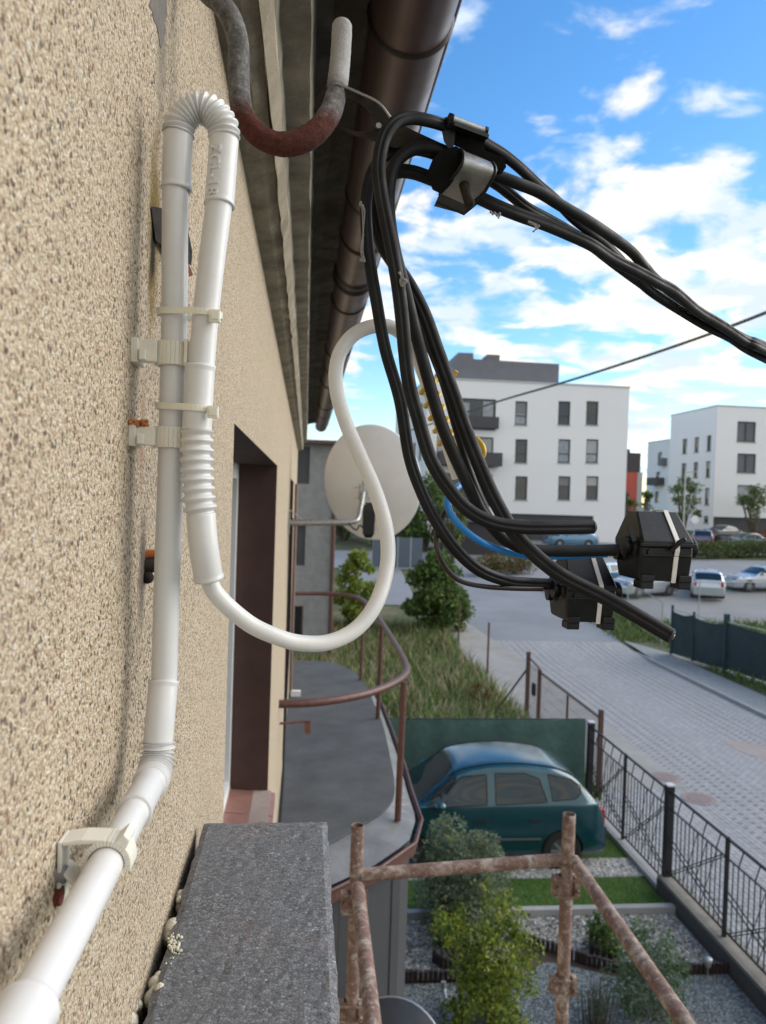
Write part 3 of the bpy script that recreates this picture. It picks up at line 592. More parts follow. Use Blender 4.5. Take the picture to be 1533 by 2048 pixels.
c3 = [(1232, 1100, .665), (1135, 1102, .665), (1058, 1099, .662), (1020, 1085, .66), (991, 1061, .658), (963, 1023, .655), (939, 975, .65), (910, 913, .648), (881, 841, .647), (853, 745, .647), (829, 655, .647), (808, 570, .647), (791, 505, .647), (780, 440, .647), (778, 385, .647), (787, 336, .647), (809, 308, .647), (841, 296, .648), (877, 300, .65), (915, 313, .652)]
c4 = [(1343, 1272, .600), (1278, 1234, .61), (1206, 1193, .62), (1125, 1152, .625), (1068, 1108, .63), (1029, 1066, .637), (1001, 1020, .642), (977, 972, .645), (953, 915, .648), (929, 854, .65), (905, 784, .65), (876, 705, .652), (849, 630, .655), (820, 573, .66), (788, 525, .665), (765, 487, .668), (752, 440, .67), (752, 395, .67), (767, 358, .67), (795, 343, .672), (828, 345, .672), (870, 360, .672)]
CG = 'black service cables in the dead-end clamp'
def lobes(k):
    def f(a): q = 1-.16*abs(cos(a))**10*1.; return (cos(a)*.90*(1-.34*math.exp(-((abs(sin(a)))/.16)**2)), sin(a)*1.13)
    return f
def cable(P, r, label, prof=None):
    m = M(); C = crv(pix(P), .004); m.tube(C, r, 36, prof=prof, up=V((0,1,0)))
    e = V(C[0]); d = (V(C[0])-V(C[2])).normalized()
    o = m.obj('power_cable', CAB, None, e); tag(o, label, 'cable', CG); return o, e, d
def cut_end(o, e, d, r):
    m = M(); m.tube([e-d*.001, e+d*.0005, e+d*.0012], [r*1.02, r*.98, r*.86], 14); q = m.obj('cable_end_tape', plain('cut_end_rubber', (.06,.055,.05), .7, 0, .5, 300, .8, .001), o)
    m = M(); m.tube([e, e+d*.0022], r*.45, 10); m.obj('conductor_core', plain('aluminium_core', (.35,.33,.30), .5, .6, .4, 400), o)
o, e, d = cable(c1+rr3+tail(0, 6, 0), .0048, 'leftmost hanging black cable, ending in the rear lower connector box', lobes(1))
o, e, d = cable(c2+rr1+tail(0, 14, 0), .0051, 'front black cable from the top of the clamp, cut off level beside the connector box', lobes(1)); cut_end(o, e, d, .0052)
o, e, d = cable(c3+rr2+tail(0, -6, 0), .0053, 'black cable running into the left gland of the front connector box')
o, e, d = cable(c4+rr4+tail(0, 2, 0), .0056, 'black twin cable with the lowest free end, crossing in front of the rear box', lobes(1)); cut_end(o, e, d, .0057)
wire('thin_cable', [(838, 640, .672), (862, 700, .67), (887, 765, .668), (911, 850, .668), (935, 930, .667), (962, 1000, .667), (990, 1050, .667), (1020, 1080, .672)], .0036, CAB, 'slim black cable tucked between the two thick hanging cables', 'cable')
# cobweb scraps
WEB = plain('cobweb_dust', (.32,.32,.31), .9, 0, .2, 100, 0)
for pts, lab in (([(1062, 447, .672), (1070, 450, .668), (1075, 458, .668), (1068, 463, .668), (1078, 452, .668), (1058, 444, .67)], 'grey cobweb scrap hanging under the cable right of the clamp'),
                 ([(982, 424, .668), (986, 428, .668), (990, 426, .668), (995, 431, .668), (1000, 427, .668), (998, 436, .668)], 'small dusty cobweb thread just below the clamp'),
                 ([(800, 545, .613), (803, 556, .611), (811, 560, .611), (806, 565, .611), (813, 562, .611), (804, 570, .612), (801, 560, .612)], 'pale cobweb knot on the hanging cable bundle'),
                 ([(722, 405, .645), (725, 412, .643), (720, 410, .643), (727, 418, .644), (727, 470, .644), (724, 505, .644), (729, 522, .643), (722, 520, .643), (728, 516, .643)], 'cobweb thread down the left side of the leftmost cable')):
    m = M()
    for k in range(3): m.tube(crv([tuple(PY(a+rnd.uniform(-3,3), b+rnd.uniform(-3,3), c)) for a, b, c in pts], .002), [rnd.uniform(.0003, .0011) for _ in crv([tuple(PY(a, b, c)) for a, b, c in pts], .002)] if False else .0005, 5)
    for a, b, c in pts: m.ball(PY(a, b, c), rnd.uniform(.0006, .0016), 0, 5, 4)
    tag(m.obj('cobweb', WEB, None, PY(*pts[0])), lab, 'cobweb')

# ================================================================ HOOK + CLAMP
hookP = [(395, -90, .665), (410, -25, .66), (440, 5, .655), (464, 40, .655), (477, 90, .655), (478, 150, .655), (483, 215, .65), (508, 262, .645), (548, 286, .642), (592, 286, .642), (632, 264, .645), (660, 228, .655), (672, 190, .668), (679, 140, .682), (683, 90, .69), (685, 42, .695)]
m = M(); C = crv([(*PY(*p), 0) for p in hookP], .0025); C = [c[:3] for c in C]; rr = []
for i, c in enumerate(C): rr.append((.0089+.0011*max(0, 1-abs(i/len(C)-.6)/.2))*(1+rnd.uniform(-.025, .025)))
rr[-1] *= .5; rr[-2] *= .85
m.tube(C, rr, 24)
tag(m.obj('wall_hook', ROD, None, PY(592, 286, .642)), 'thick rusty iron hook bar curling out of the top of the wall', 'hook')
clamp = thing('cable_clamp', 'black and grey dead-end cable clamp hanging by a steel strap from the rusty hook', 'cable clamp', PY(930, 330, .66))
def ext(P, y0, y1, mt, name, parent=clamp, mi=None):
    m = M(); a = [PY(x, y, y0) for x, y in P]; b = [PY(x, y, y1) for x, y in P]; k = len(P)
    m.add(a+b, [list(range(k))[::-1], [i+k for i in range(k)]]+[(i, (i+1) % k, (i+1) % k+k, i+k) for i in range(k)]); return m.obj(name, mt, parent)
# strap with eye: outer and inner outline, extruded in depth
outer = [(628, 222), (632, 196), (650, 176), (674, 169), (715, 186), (758, 208), (784, 240), (830, 262), (880, 285), (918, 300), (900, 305), (868, 296), (835, 290), (790, 296), (745, 282), (700, 268), (668, 250), (640, 240)]
inner = [(648, 220), (652, 205), (664, 194), (682, 192), (702, 197), (725, 210), (740, 225), (746, 238), (744, 246), (740, 252), (737, 256), (732, 259), (726, 262), (716, 263), (702, 260), (688, 254), (670, 246), (656, 236)]
m = M(); k = len(outer)
def yo(x): return .664+(x-650)/250*(-.006)
for y0 in (0,):
    A = [PY(x, y, yo(x)) for x, y in outer]; B = [PY(x, y, yo(x)) for x, y in inner]; A2 = [PY(x, y, yo(x)+.006) for x, y in outer]; B2 = [PY(x, y, yo(x)+.006) for x, y in inner]
    m.add(A+B+A2+B2, [(i, (i+1) % k, (i+1) % k+k, i+k) for i in range(k)]+[(i+2*k, i+3*k, (i+1) % k+3*k, (i+1) % k+2*k) for i in range(k)]+[(i, i+2*k, (i+1) % k+2*k, (i+1) % k) for i in range(k)])
    m.add(B+B2, [(i, (i+1) % k, (i+1) % k+k, i+k) for i in range(k)], 1)
strap = m.obj('strap', [DKST, ROUGHR], clamp)
m = M(); p = PY(757, 255, .660); m.tube([p, p-V((0,.004,0))], .0024, 12); m.obj('rivet', STEEL, strap)
m = M(); P = crv([tuple(PY(*q)) for q in [(674, 167, .660), (715, 184, .659), (758, 206, .657), (784, 239, .655)]], .004); m.tube(P, .0012, 6); m.obj('strap_edge', STEEL, strap)
# body halves
ext([(852, 352), (866, 318), (884, 300), (912, 292), (927, 300), (930, 320), (922, 340), (900, 372), (884, 388), (866, 380), (860, 366)], .635, .70, BLKD, 'rear_jaw')
ext([(895, 262), (902, 256), (968, 284), (971, 300), (1010, 316), (1013, 334), (1004, 347), (985, 340), (921, 296), (908, 290), (902, 280)], .645, .69, BLKD, 'spacer')
ext([(886, 236), (900, 232), (912, 262), (908, 292), (899, 300), (888, 282), (884, 262)], .640, .685, BLK, 'inner_jaw')
m = M(); a, b = PY(902, 246, .640), PY(970, 270, .648); d = (b-a).normalized(); u = d.cross(V((0,1,0))).normalized()
def ring(p, r, sx=1.): return [p+u*(r*cos(t)*sx)+V((0,1,0))*(r*1.9*sin(t)) for t in [2*pi*i/20 for i in range(20)]]
m.loft([ring(a+d*.001, .0050), ring(b-d*.001, .0047)], True, True); m.obj('top_cap', STEEL, clamp)
m = M(); m.loft([ring(a-d*.004, .004), ring(a-d*.003, .0058), ring(a+d*.001, .0058)]); m.loft([ring(b-d*.001, .0054), ring(b+d*.0012, .0054)]); m.beam(a-u*.004, b-u*.0045, .018, .003, u)
m.obj('cap_seal', BLK, clamp)
le = [(922, 299, .634), (927, 308, .628), (927, 320, .624), (920, 336, .626), (908, 352, .632), (896, 368, .640), (880, 386, .652)]
re_ = [(985, 325, .640), (990, 333, .634), (991, 343, .630), (986, 356, .632), (978, 370, .638), (966, 388, .646), (938, 412, .656)]
A = crv(pix(le), .002); B = crv(pix(re_), .002); n = 26
rs = lambda L: [V(L[min(len(L)-1, int(i*(len(L)-1)/n))]) for i in range(n+1)]
A, B = rs(A), rs(B)
m = M(); m.loft([A, B], False, False); m.loft([[p+V((0,.002,0)) for p in B], [p+V((0,.002,0)) for p in A]], False, False)
m.obj('face_plate', STEEL, clamp)
m = M()
for E_, sg in ((A, -1), (B, 1)): m.tube(E_, .0015, 6)
m.loft([[p+V((-.001,.004,.0)) for p in A], [p+V((.001,.004,0)) for p in B]], False, False); m.loft([[p+V((0,.02,-.001)) for p in B], [p+V((0,.02,-.001)) for p in A]], False, False)
m.add([A[0], A[-1], A[-1]+V((0,.03,0)), A[0]+V((0,.03,0)), B[0], B[-1], B[-1]+V((0,.02,0)), B[0]+V((0,.02,0))], [(0,1,2,3), (4,5,6,7), (1,5,6,2)])
m.obj('front_jaw', BLK, clamp)
m = M(); a = PY(928, 368, .640); b = PY(940, 408, .622); C = [a+(b-a)*(i/80) for i in range(81)]; m.tube(C+[b+(b-a).normalized()*.0012], [.0040+.0003*sin(i*2.4) for i in range(81)]+[.0026], 14); m.obj('bolt', DKST, clamp)

# ================================================================ CONNECTOR BOXES
def conn(cx, cy, Y, label, tielabel, s=1.0, flip=False):
    c = PY(cx, cy, Y); t = thing('connector_box', label, 'connector box', c, 'black cable connector boxes')
    hx = .0248*s
    def sec(x, pts, k=1.): return [c+V((x*(1-.16*max(0, z-.007)/.023-.05*max(0, -z-.007)/.023), y*s*k, z*s*k)) for y, z in pts]
    up = [(-.031, .002), (-.031, .007), (-.006, .033), (.016, .033), (.031, .007), (.031, .002)]
    lo = [(-.029, .0018), (-.029, -.006), (-.026, -.029), (.022, -.029), (.029, -.006), (.029, .0018)]
    m = M(); m.loft([sec(-hx, up, .90), sec(-hx+.0015, up), sec(hx-.0015, up), sec(hx, up, .90)], True, True, 0, False)
    m.beam(c+V((-hx-.001, -.031*s, .0035*s)), c+V((hx+.0016, -.031*s, .0035*s)), .0018, .0035); bevel(m.obj('upper_shell', BLK, t), .0014)
    m = M(); m.loft([sec(-hx, lo, .92), sec(-hx+.0015, lo), sec(hx-.0015, lo), sec(hx, lo, .92)], True, True, 0, False)
    m.beam(c+V((-hx+.002, -.0298*s, -.006*s)), c+V((hx-.002, -.0298*s, -.006*s)), .002, .002)
    q = c+V((-hx+.009, -.0300*s, -.003*s)); m.tube([q, q-V((0,.0008,0))], .0032*s, 12)
    for fx in (-.017, .018):
        m.box(c+V((fx*s-.006, -.0285*s, -.036*s)), c+V((fx*s+.006, -.012*s, -.029*s)))
        m.box(c+V((fx*s-.006, -.0295*s, -.030*s)), c+V((fx*s+.006, -.026*s, -.0235*s)))
    bevel(m.obj('lower_shell', BLK, t), .0012)
    def gl(y, z, sgn, r, L, nm='gland'):
        m = M(); a = c+V((sgn*(hx-.002), y*s, z*s)); e = V((sgn, 0, 0)); C = [a, a+e*.003, a+e*.0032, a+e*L*.5, a+e*L*.52, a+e*L]
        m.tube(C, [r, r, r*.86, r*.84, r*.95, r*.9], 20); 
        if nm == 'end_cap': m.ball(a+e*L, (r*.35, r*.9, r*.9))
        m.obj(nm, BLK, t)
    gl(-.012, .001, -1, .0095*s, .011*s); gl(.010, -.006, -1, .0080*s, .009*s); gl(-.008, .0, 1, .0098*s, .012*s, 'end_cap')
    m = M(); m.beam(c+V((-hx-.003, -.022*s, .006*s)), c+V((-hx-.007, -.020*s, .019*s)), .004, .003, V((0,1,0))); m.obj('latch', BLK, t)
    # white zip tie
    sect = [(-.031, .0075), (-.006, .0335), (.016, .0335), (.031, .0075), (.031, -.001), (.0295, -.006), (.022, -.0295), (-.026, -.0295), (-.0295, -.006), (-.0313, -.001)]
    tx = .008*s; ring_ = []
    for y, z in sect+[sect[0]]:
        L = sqrt(y*y+z*z); k0 = 1.0; k1 = 1+.0012/L/s
        ring_.append([c+V((tx-.0020, y*s*k0, z*s*k0)), c+V((tx+.0020, y*s*k0, z*s*k0)), c+V((tx+.0020, y*s*k1, z*s*k1)), c+V((tx-.0020, y*s*k1, z*s*k1))])
    m = M(); m.loft(ring_, True, False, 0, False); z = m.obj('zip_tie', plain('white_zip_tie', (.84,.84,.80), .4, 0, .05, 60, 0), None, c); tag(z, tielabel, 'zip tie', 'white zip ties round the connector boxes')
    if not flip:
        m = M(); a = c+V((tx-.004, -.033*s, .000)); m.tube([a+V((-.002,0,-.001)), a+V((.004, -.003, .007)), a+V((.007, -.003, .0085))], [.0018, .0022, .0016], 8); m.ball(a+V((.0075,-.003,.0088)), .0022); z2 = m.obj('tie_tail', BLK, z)
    return t
conn(1306, 1094, .672, 'larger nearer black connector box at the right, level with the parked cars', 'white zip tie with a black tail round the nearer connector box', .98)
conn(1163, 1178, .712, 'rear black connector box lower down behind the free cable end', 'white zip tie round the rear lower connector box', .96, True)

# ================================================================ FOAM BOARD + GLUE
fz = 5.8-.40; fl = PZ(404, 1660, fz).x; fr = PZ(656, 1660, fz).x; fy = PZ(535, 1640, fz).y
m = M(); nx, ny = 22, 90; y0 = -.35; top = []
for j in range(ny+1):
    y = y0+(fy-y0)*j/ny; row = []
    for i in range(nx+1):
        u = i/nx; x = fl+(fr-fl)*u; rd = .0
        e = min(u, 1-u)*(fr-fl); ee = fy-y; dz = -max(0, .004-min(e, ee))*.8
        row.append(V((x+(rnd.gauss(0, .0008) if i in (0, nx) else 0), y+(rnd.gauss(0, .0012) if j == ny else 0), fz+dz+rnd.gauss(0, .0003))))
    top.append(row)
m.loft(top, False, False, 0, False)
rim = [r[0] for r in top]+top[-1][1:]+[r[-1] for r in top[::-1]][1:]
bot = [V((p.x, p.y, fz-1.1)) for p in rim]; mid = [V((p.x, p.y, fz-.55)) for p in rim]; m.loft([rim, mid, bot], False, False, 0, False)
m.add(bot, [list(range(len(bot)))])
tag(m.obj('insulation_board', FOAM, None, ((fl+fr)/2, .3, fz-1.1)), 'dark grey bead foam insulation board standing against the wall at bottom', 'insulation board')
m = M(); m.prism([(fl+.0305, .3, fz-.0001), (fl+.0345, .3, fz-.0001), (fl+.0345, .3, fz+.0008), (fl+.0305, .3, fz+.0008)], (0, .006, 0))
for px, py, s, lab in ((362, 1800, .006, 'small grey blob of glue foam in the gap furthest along the board'), (342, 1862, .010, 'largest yellowish lump of glue foam between wall and board'), (310, 1990, .008, 'rounded white glue lump at the bottom of the gap by the wall'), (262, 2048, .008, 'pale glue lump cut by the bottom edge of the picture')):
    p = PZ(px, py, fz-.012); m = M()
    for k in range(9): m.ball(p+V((rnd.gauss(0, s*.25), rnd.gauss(0, s*1.1), rnd.gauss(0, s*.5))), s*rnd.uniform(.5, 1.), 0, 10, 7)
    if s == .010:
        for k in range(60): m.ball(PZ(348+rnd.gauss(0, 8), 1890+rnd.gauss(0, 12), fz+.001), rnd.uniform(.0006, .0018), 0, 5, 4)
    tag(m.obj('glue_lump', FOAMW, None, p), lab, 'glue lump', 'glue foam lumps between wall and board')

# ================================================================ BALCONY + RAILING
zd, zr = 3.7, 4.6
deckpx = [(655, 1692), (715, 1658), (768, 1625), (790, 1585), (778, 1505), (762, 1440), (742, 1398), (725, 1362), (700, 1342), (660, 1327), (607, 1325)]
dk = [PZ(*p, zd) for p in deckpx]; dk = [V((.0, dk[0].y-.3, zd)), V((.14, dk[0].y-.18, zd))]+dk+[V((0, dk[-1].y, zd))]
bal = thing('balcony', 'grey flat roofed bay used as a balcony with dark felt deck below the railing', 'balcony', (.3, 5.5, 0))
m = M(); sm = [V(p) for p in crv([tuple(p) for p in dk[1:-1]], .1)]; ol = [V((.002, sm[0].y-.02, zd))]+sm+[V((.002, sm[-1].y, zd))]
m.prism(ol, (0, 0, .02)); m.obj('deck', ROOFF, bal)
outpx = [(655, 1790), (700, 1768), (760, 1740), (828, 1692), (841, 1645), (822, 1590), (806, 1530), (783, 1465), (764, 1415), (745, 1380)]
oz = zd-.10; ou = [PZ(*p, oz) for p in outpx]; far = [V((.75, 7.6, oz)), V((.62, 8.8, oz)), V((.3, 9.6, oz))]
ouf = [V((.002, ou[0].y-.1, oz))]+ou+far+[V((.002, 9.65, oz))]
inn = [V((.002, ouf[0].y+.12, zd-.004))]
# flashing ring between deck edge and eaves line
def near_on(poly, p): return min(poly, key=lambda q: (q.x-p.x)**2+(q.y-p.y)**2)
m = M(); N_ = 60
def resamp(P, n):
    L = [0]
    for a, b in zip(P, P[1:]): L.append(L[-1]+(b-a).length)
    out = []
    for i in range(n+1):
        s = L[-1]*i/n; k = max(j for j in range(len(L)) if L[j] <= s+1e-9); k = min(k, len(P)-2); t = (s-L[k])/max(1e-9, L[k+1]-L[k]); out.append(P[k].lerp(P[k+1], t))
    return out
ra = resamp(ol, N_); rb = resamp([p+V((-.03 if p.x > .1 else 0, 0, .03)) for p in ouf], N_)
m.loft([[p+V((0,0,-.002)) for p in ra], rb], False, False, 0, False); m.obj('edge_flashing', ZINC, bal)
m = M(); P = [p for p in ouf]; 
for a, b in zip(P, P[1:]): m.beam(a+V((0,0,-.02)), b+V((0,0,-.02)), .012, .075)
m.tube([p+V((.012,0,.02)) for p in ouf], .011, 8); m.obj('eaves_gutter', BROWN, bal)
wallp = [V((p.x-.07 if p.x > .2 else p.x, p.y+.06 if p.y < 4.8 else p.y, 0)) for p in ouf]
m = M(); m.prism([V((p.x, p.y, 0)) for p in wallp], (0, 0, zd-.13))
for px in (760, 788): 
    q = PY(px, 1900, 4.55)
m.obj('bay_wall', CLAD, bal)
m = M(); a, b = wallp[1], wallp[4]
for i in range(1, 8):
    q = a.lerp(b, i/8)
    nn = (b-a).cross(V((0,0,1))).normalized(); nn = nn if nn.y < 0 else -nn
    m.beam(q+nn*.012, q+nn*.012+V((0,0,3.5)), .006, .01)
m.obj('cladding_joint', plain('joint_strip', (.05,.05,.055), .8), bal)  # thin strips drawing the vertical joint lines of the grey cladding
rail = thing('balcony_railing', 'brown painted tubular steel railing curving round the balcony', 'railing', (.5, 6, zd))
rpx = [(562, 1408), (620, 1406), (690, 1397), (750, 1382), (795, 1362), (814, 1342), (806, 1315), (780, 1270), (757, 1235), (735, 1208), (718, 1196), (690, 1190), (640, 1187), (588, 1187)]
rp = [PZ(*p, zr) for p in rpx]; rp[0].x = 0; rp[-1].x = 0
m = M(); m.tube(crv([tuple(p) for p in rp], .05), .024, 14); m.obj('handrail', BROWN, rail)
for px, py, r in ((808, 1360, .022), (764, 1250, .021), (728, 1205, .018)):
    p = PZ(px, py, zr); m = M(); m.tube([(p.x-.01, p.y, zd-.03), (p.x, p.y, zr-.01)], r, 12); m.obj('post', BROWN, rail)
m = M(); a = PX(560, 1447, 0); b = PY(612, 1443, a.y); m.beam(a, b, .012, .012); m.box((b.x-.005, b.y-.006, b.z-.075), (b.x+.03, b.y+.006, b.z+.006))
tag(m.obj('wall_bracket', plain('rusty_bracket_paint', (.17,.07,.05), .7, .1, .3, 30), None, a), 'small rusty angle bracket sticking out of the wall above the felt deck', 'bracket')
p = PZ(592, 1392, zd+.02); m = M(); m.box(p+V((-.05, -.03, .001)), p+V((.05, .05, .05))); m.box(p+V((-.045, -.035, .051)), p+V((.045, .03, .056)))
tag(m.obj('junction_box', WPAINT, None, p), 'little white plastic box on the balcony deck by the wall', 'plastic box')
m = M(); m.tube([(.02, 7.9, 3.78), (.02, 7.9, 5.9)], .018, 10)
tag(m.obj('wall_pipe', plain('mauve_brown_pipe', (.19,.125,.115), .5, 0, .15, 12), None, (.035, 7.9, 3.78)), 'thin brown pipe running down the wall beyond the satellite dish arm', 'pipe')
m = M(); m.tube(crv([(.012, 6.3, 5.6), (.012, 6.35, 5.2), (.015, 6.3, 4.6), (.012, 5.9, 4.1), (.02, 5.2, 3.85), (.02, 4.5, 3.78)], .05), .009, 8)
tag(m.obj('wall_cable', CAB, None, (.012, 6.3, 3.8)), 'loose black cable drooping down the wall onto the balcony deck', 'cable')

# ================================================================ SATELLITE DISHES
DY_ = 5.75; dc = PY(738, 970, DY_)
dish = thing('satellite_dish', 'large white satellite dish on a short galvanised wall arm above the balcony', 'satellite dish', PX(577, 1045, 0))
# seen from behind, tilted: axis in world
ax = V((.36, .90, .2)).normalized(); ux = V((ax.y, -ax.x, 0)).normalized(); uz = ux.cross(ax)
rx, rz, dep = .375, .435, .075
m = M(); rings = []; back = []
for i in range(15):
    t = i/14; rings.append([dc+ux*(rx*t*cos(2*pi*j/56))+uz*(rz*t*sin(2*pi*j/56))+ax*(dep*t*t-.0) for j in range(56)])
rings[0] = [dc+ux*(.002*cos(2*pi*j/56))+uz*(.002*sin(2*pi*j/56)) for j in range(56)]
m.loft(rings[::-1], True, False); fr_ = [[p+ax*.006 for p in r] for r in rings]; m.loft(fr_, True, False)
e1 = rings[-1]; e2 = [dc+(p-dc)*1.025+ax*.002 for p in e1]; e3 = [p+ax*.016 for p in e2]; m.loft([e1, e2, e3, fr_[-1]], True, False)
m.obj('reflector', DISHW, dish)
am = PX(577, 1045, 0); ae = PY(698, 1045, DY_-.35); am.y = ae.y+.0; am.x = 0
m = M(); m.tube([am+V((0,0,0)), ae], .022, 14); m.tube(crv([tuple(ae), tuple(ae+V((.06, .02, .02))), tuple(PY(722, 1015, DY_-.22)), tuple(PY(727, 985, DY_-.16))], .02), .018, 12); m.box((0, am.y-.05, am.z-.08), (.012, am.y+.05, am.z+.08))
for t in (.3, .62): q = am.lerp(ae, t); m.tube([q-V((.006,0,0)), q+V((.006,0,0))], .026, 12)
m.beam(am+V((.0,-.02,.10)), am.lerp(ae, .3), .008, .008)
m.obj('wall_arm', STEEL, dish)
q = PY(728, 985, DY_-.13); m = M(); m.box(q+V((-.03, -.02, -.06)), q+V((.03, .09, .06))); m.beam(q+V((-.07, 0, .035)), q+V((.07, 0, .03)), .02, .012); m.beam(q+V((-.07, 0, -.04)), q+V((.07, 0, -.04)), .02, .012); m.tube([q+V((0,-.01,-.09)), q+V((0,-.01,.09))], .014, 10); m.obj('mount_bracket', STEEL, dish)
a = PY(738, 1035, DY_-.10); m = M(); m.loft([[a+V((x*k, y*k, z)) for x, y in ((-.045,-.04),(.045,-.04),(.045,.04),(-.045,.04))] for z, k in ((-.15, .5), (-.12, .9), (.05, 1.), (.11, .85))], True, True, 0, False); m.obj('bracket_cover', BLK, dish)
m = M(); m.tube(crv([tuple(ae+V((0,-.02,-.01))), tuple(ae+V((.05,-.03,-.05))), tuple(a+V((-.06,-.03,-.06))), tuple(a+V((0,-.03,-.13)))], .02), .006, 8); m.obj('aerial_lead', CAB, dish)
d2 = thing('satellite_dish', 'dark grey satellite dish seen from above at the bottom edge beside the scaffold', 'satellite dish', PY(770, 2150, 4.0))
c = PY(775, 2120, 3.9); ax = V((-.15, -.55, .8)).normalized(); ux = V((ax.y, -ax.x, 0)).normalized(); uz = ux.cross(ax); m = M()
rg = [[c+ux*(.30*t*cos(2*pi*j/40))+uz*(.32*t*sin(2*pi*j/40))+ax*(-.06*t*t) for j in range(40)] for t in [max(.01, i/10) for i in range(11)]]; m.loft(rg[::-1], True, False); m.loft([[p-ax*.006 for p in r] for r in rg], True, False); m.loft([rg[-1], [c+(p-c)*1.03 for p in rg[-1]], [p-ax*.008 for p in rg[-1]]], True, False, 1)
m.obj('reflector', [DISHD, plain('dish_rim', (.3,.31,.32), .4, .4)], d2); m = M(); m.tube([c-ax*.02, c-ax*.1, V((c.x-.2, c.y+.55, c.z-.2))], .02, 10); m.obj('wall_arm', STEEL, d2)

# ================================================================ SCAFFOLD
sc = thing('scaffold_frame', 'rusty tubular scaffold frame splashed with mortar at the bottom right', 'scaffold', V((.7, 2.8, 0)))
SY = 2.8; rt = .0242
lt = PY(716, 1650, SY); rtp = PY(1139, 1628, SY)
def hollow(m, a, b, r, n=20):
    a, b = V(a), V(b); d = (b-a).normalized(); m.tube([a, b], r, n, caps=False); m.tube([b, b-d*.06], r*.86, n, caps=False)
    u = V((1,0,0)) if abs(d.z) > .8 else V((0,0,1)); u = (u-u.dot(d)*d).normalized(); w = d.cross(u)
    m.loft([[b+(u*cos(2*pi*i/n)+w*sin(2*pi*i/n))*q for i in range(n)] for q in (r, r*.86)], True, False)
def standard(top):
    m = M(); hollow(m, (top.x, top.y, 0), top, rt); m.obj('upright_tube', SCAF, sc)
standard(lt); standard(rtp)
la = PY(722, 1750, SY-.0); lb = PY(1138, 1718, SY)
m = M(); m.tube([la, lb], rt, 18); m.obj('ledger_tube', SCAF, sc)
def back_tube(a, bpx, bpy):
    b = PZ(bpx, bpy, a.z); d = (b-a).normalized(); m = M(); m.tube([a, a+d*3.2], rt, 18); m.obj('ledger_tube', SCAF, sc)
back_tube(PY(1148, 1722, SY-.03), 1372, 2048); back_tube(PY(716, 1775, SY-.05), 746, 2048)
def coupler(p, w=.045):
    m = M(); m.tube([p-V((0,0,w/2)), p+V((0,0,w/2))], rt+.006, 14); m.box(p+V((-.055, -.02, -w/2)), p+V((-.022, .012, w/2))); m.box(p+V((.022, -.034, -w/2+.004)), p+V((.042, -.0, w/2+.004)))
    m.tube([p+V((-.042, -.045, 0)), p+V((-.042, .02, 0))], .007, 8); m.tube([p+V((.03, -.050, -.01)), p+V((.03, .01, -.01))], .007, 8)
    for z in (-w/2, w/2-.006): m.beam(p+V((-.05, -.028, z)), p+V((.04, -.034, z)), .006, .008)
    m.obj('coupler', SCAF, sc)
coupler(PY(1133, 1768, SY), .07); coupler(PY(1128, 1965, SY), .06); coupler(PY(712, 1800, SY), .07); coupler(PY(704, 2016, SY), .06)

# ================================================================ NEIGHBOUR HOUSE (far left)
NY = 26.5; nb = thing('house', 'grey rendered neighbouring house with dark windows behind the white dish', 'house', (-1, NY, 0))
e = PY(668, 1000, NY).x; zt_ = 5.8+(988-888)/F*NY
m = M(); hs = []
def npx(x0, y0, x1, y1): a = PY(x0, y1, NY); b = PY(x1, y0, NY); return (a.x+8, a.z, b.x+8, b.z)
hs = [npx(592, 893, 621, 967), npx(588, 1052, 612, 1131), npx(583, 1212, 607, 1285)]
panel(m, (-8, NY, 0), (1,0,0), (0,0,1), e+8, zt_, hs, .12, (0,-1,0))
m.add([(e,NY,0),(e,NY+9,0),(e,NY+9,zt_),(e,NY,zt_)], [(0,1,2,3)]); m.add([(-8,NY+9,0),(e,NY+9,0),(e,NY+9,zt_),(-8,NY+9,zt_)], [(3,2,1,0)]); m.obj('wall', GREYR, nb)
m = M(); m.prism([(-8, NY-.35, zt_), (e+.3, NY-.35, zt_), (e+.3, NY+9.3, zt_), (-8, NY+9.3, zt_)], (0, 0, .12)); m.obj('roof', BROWN, nb)
for i, h in enumerate(hs):
    m = M(); x0, z0, x1, z1 = h[0]-8, h[1], h[2]-8, h[3]
    for a, b in (((x0, z0), (x0+.06, z1)), ((x1-.06, z0), (x1, z1)), ((x0+.06, z0), (x1-.06, z0+.06)), ((x0+.06, z1-.06), (x1-.06, z1))): m.box((a[0], NY+.06, a[1]), (b[0], NY+.1, b[1]))
    f = m.obj('window', BROWN if i == 2 else DARKF, nb); m = M(); m.box((x0, NY+.085, z0), (x1, NY+.09, z1)); m.obj('pane', DARKF if i < 2 else GLASS, f)
m = M(); m.tube([(e+.02, NY-.06, .05), (e+.02, NY-.06, zt_)], .07, 10)
for z in (1.2, 3, 5): m.tube([(e+.02, NY-.06, z), (e+.02, NY-.06, z+.08)], .085, 10)
m.obj('downpipe', BROWN, nb)

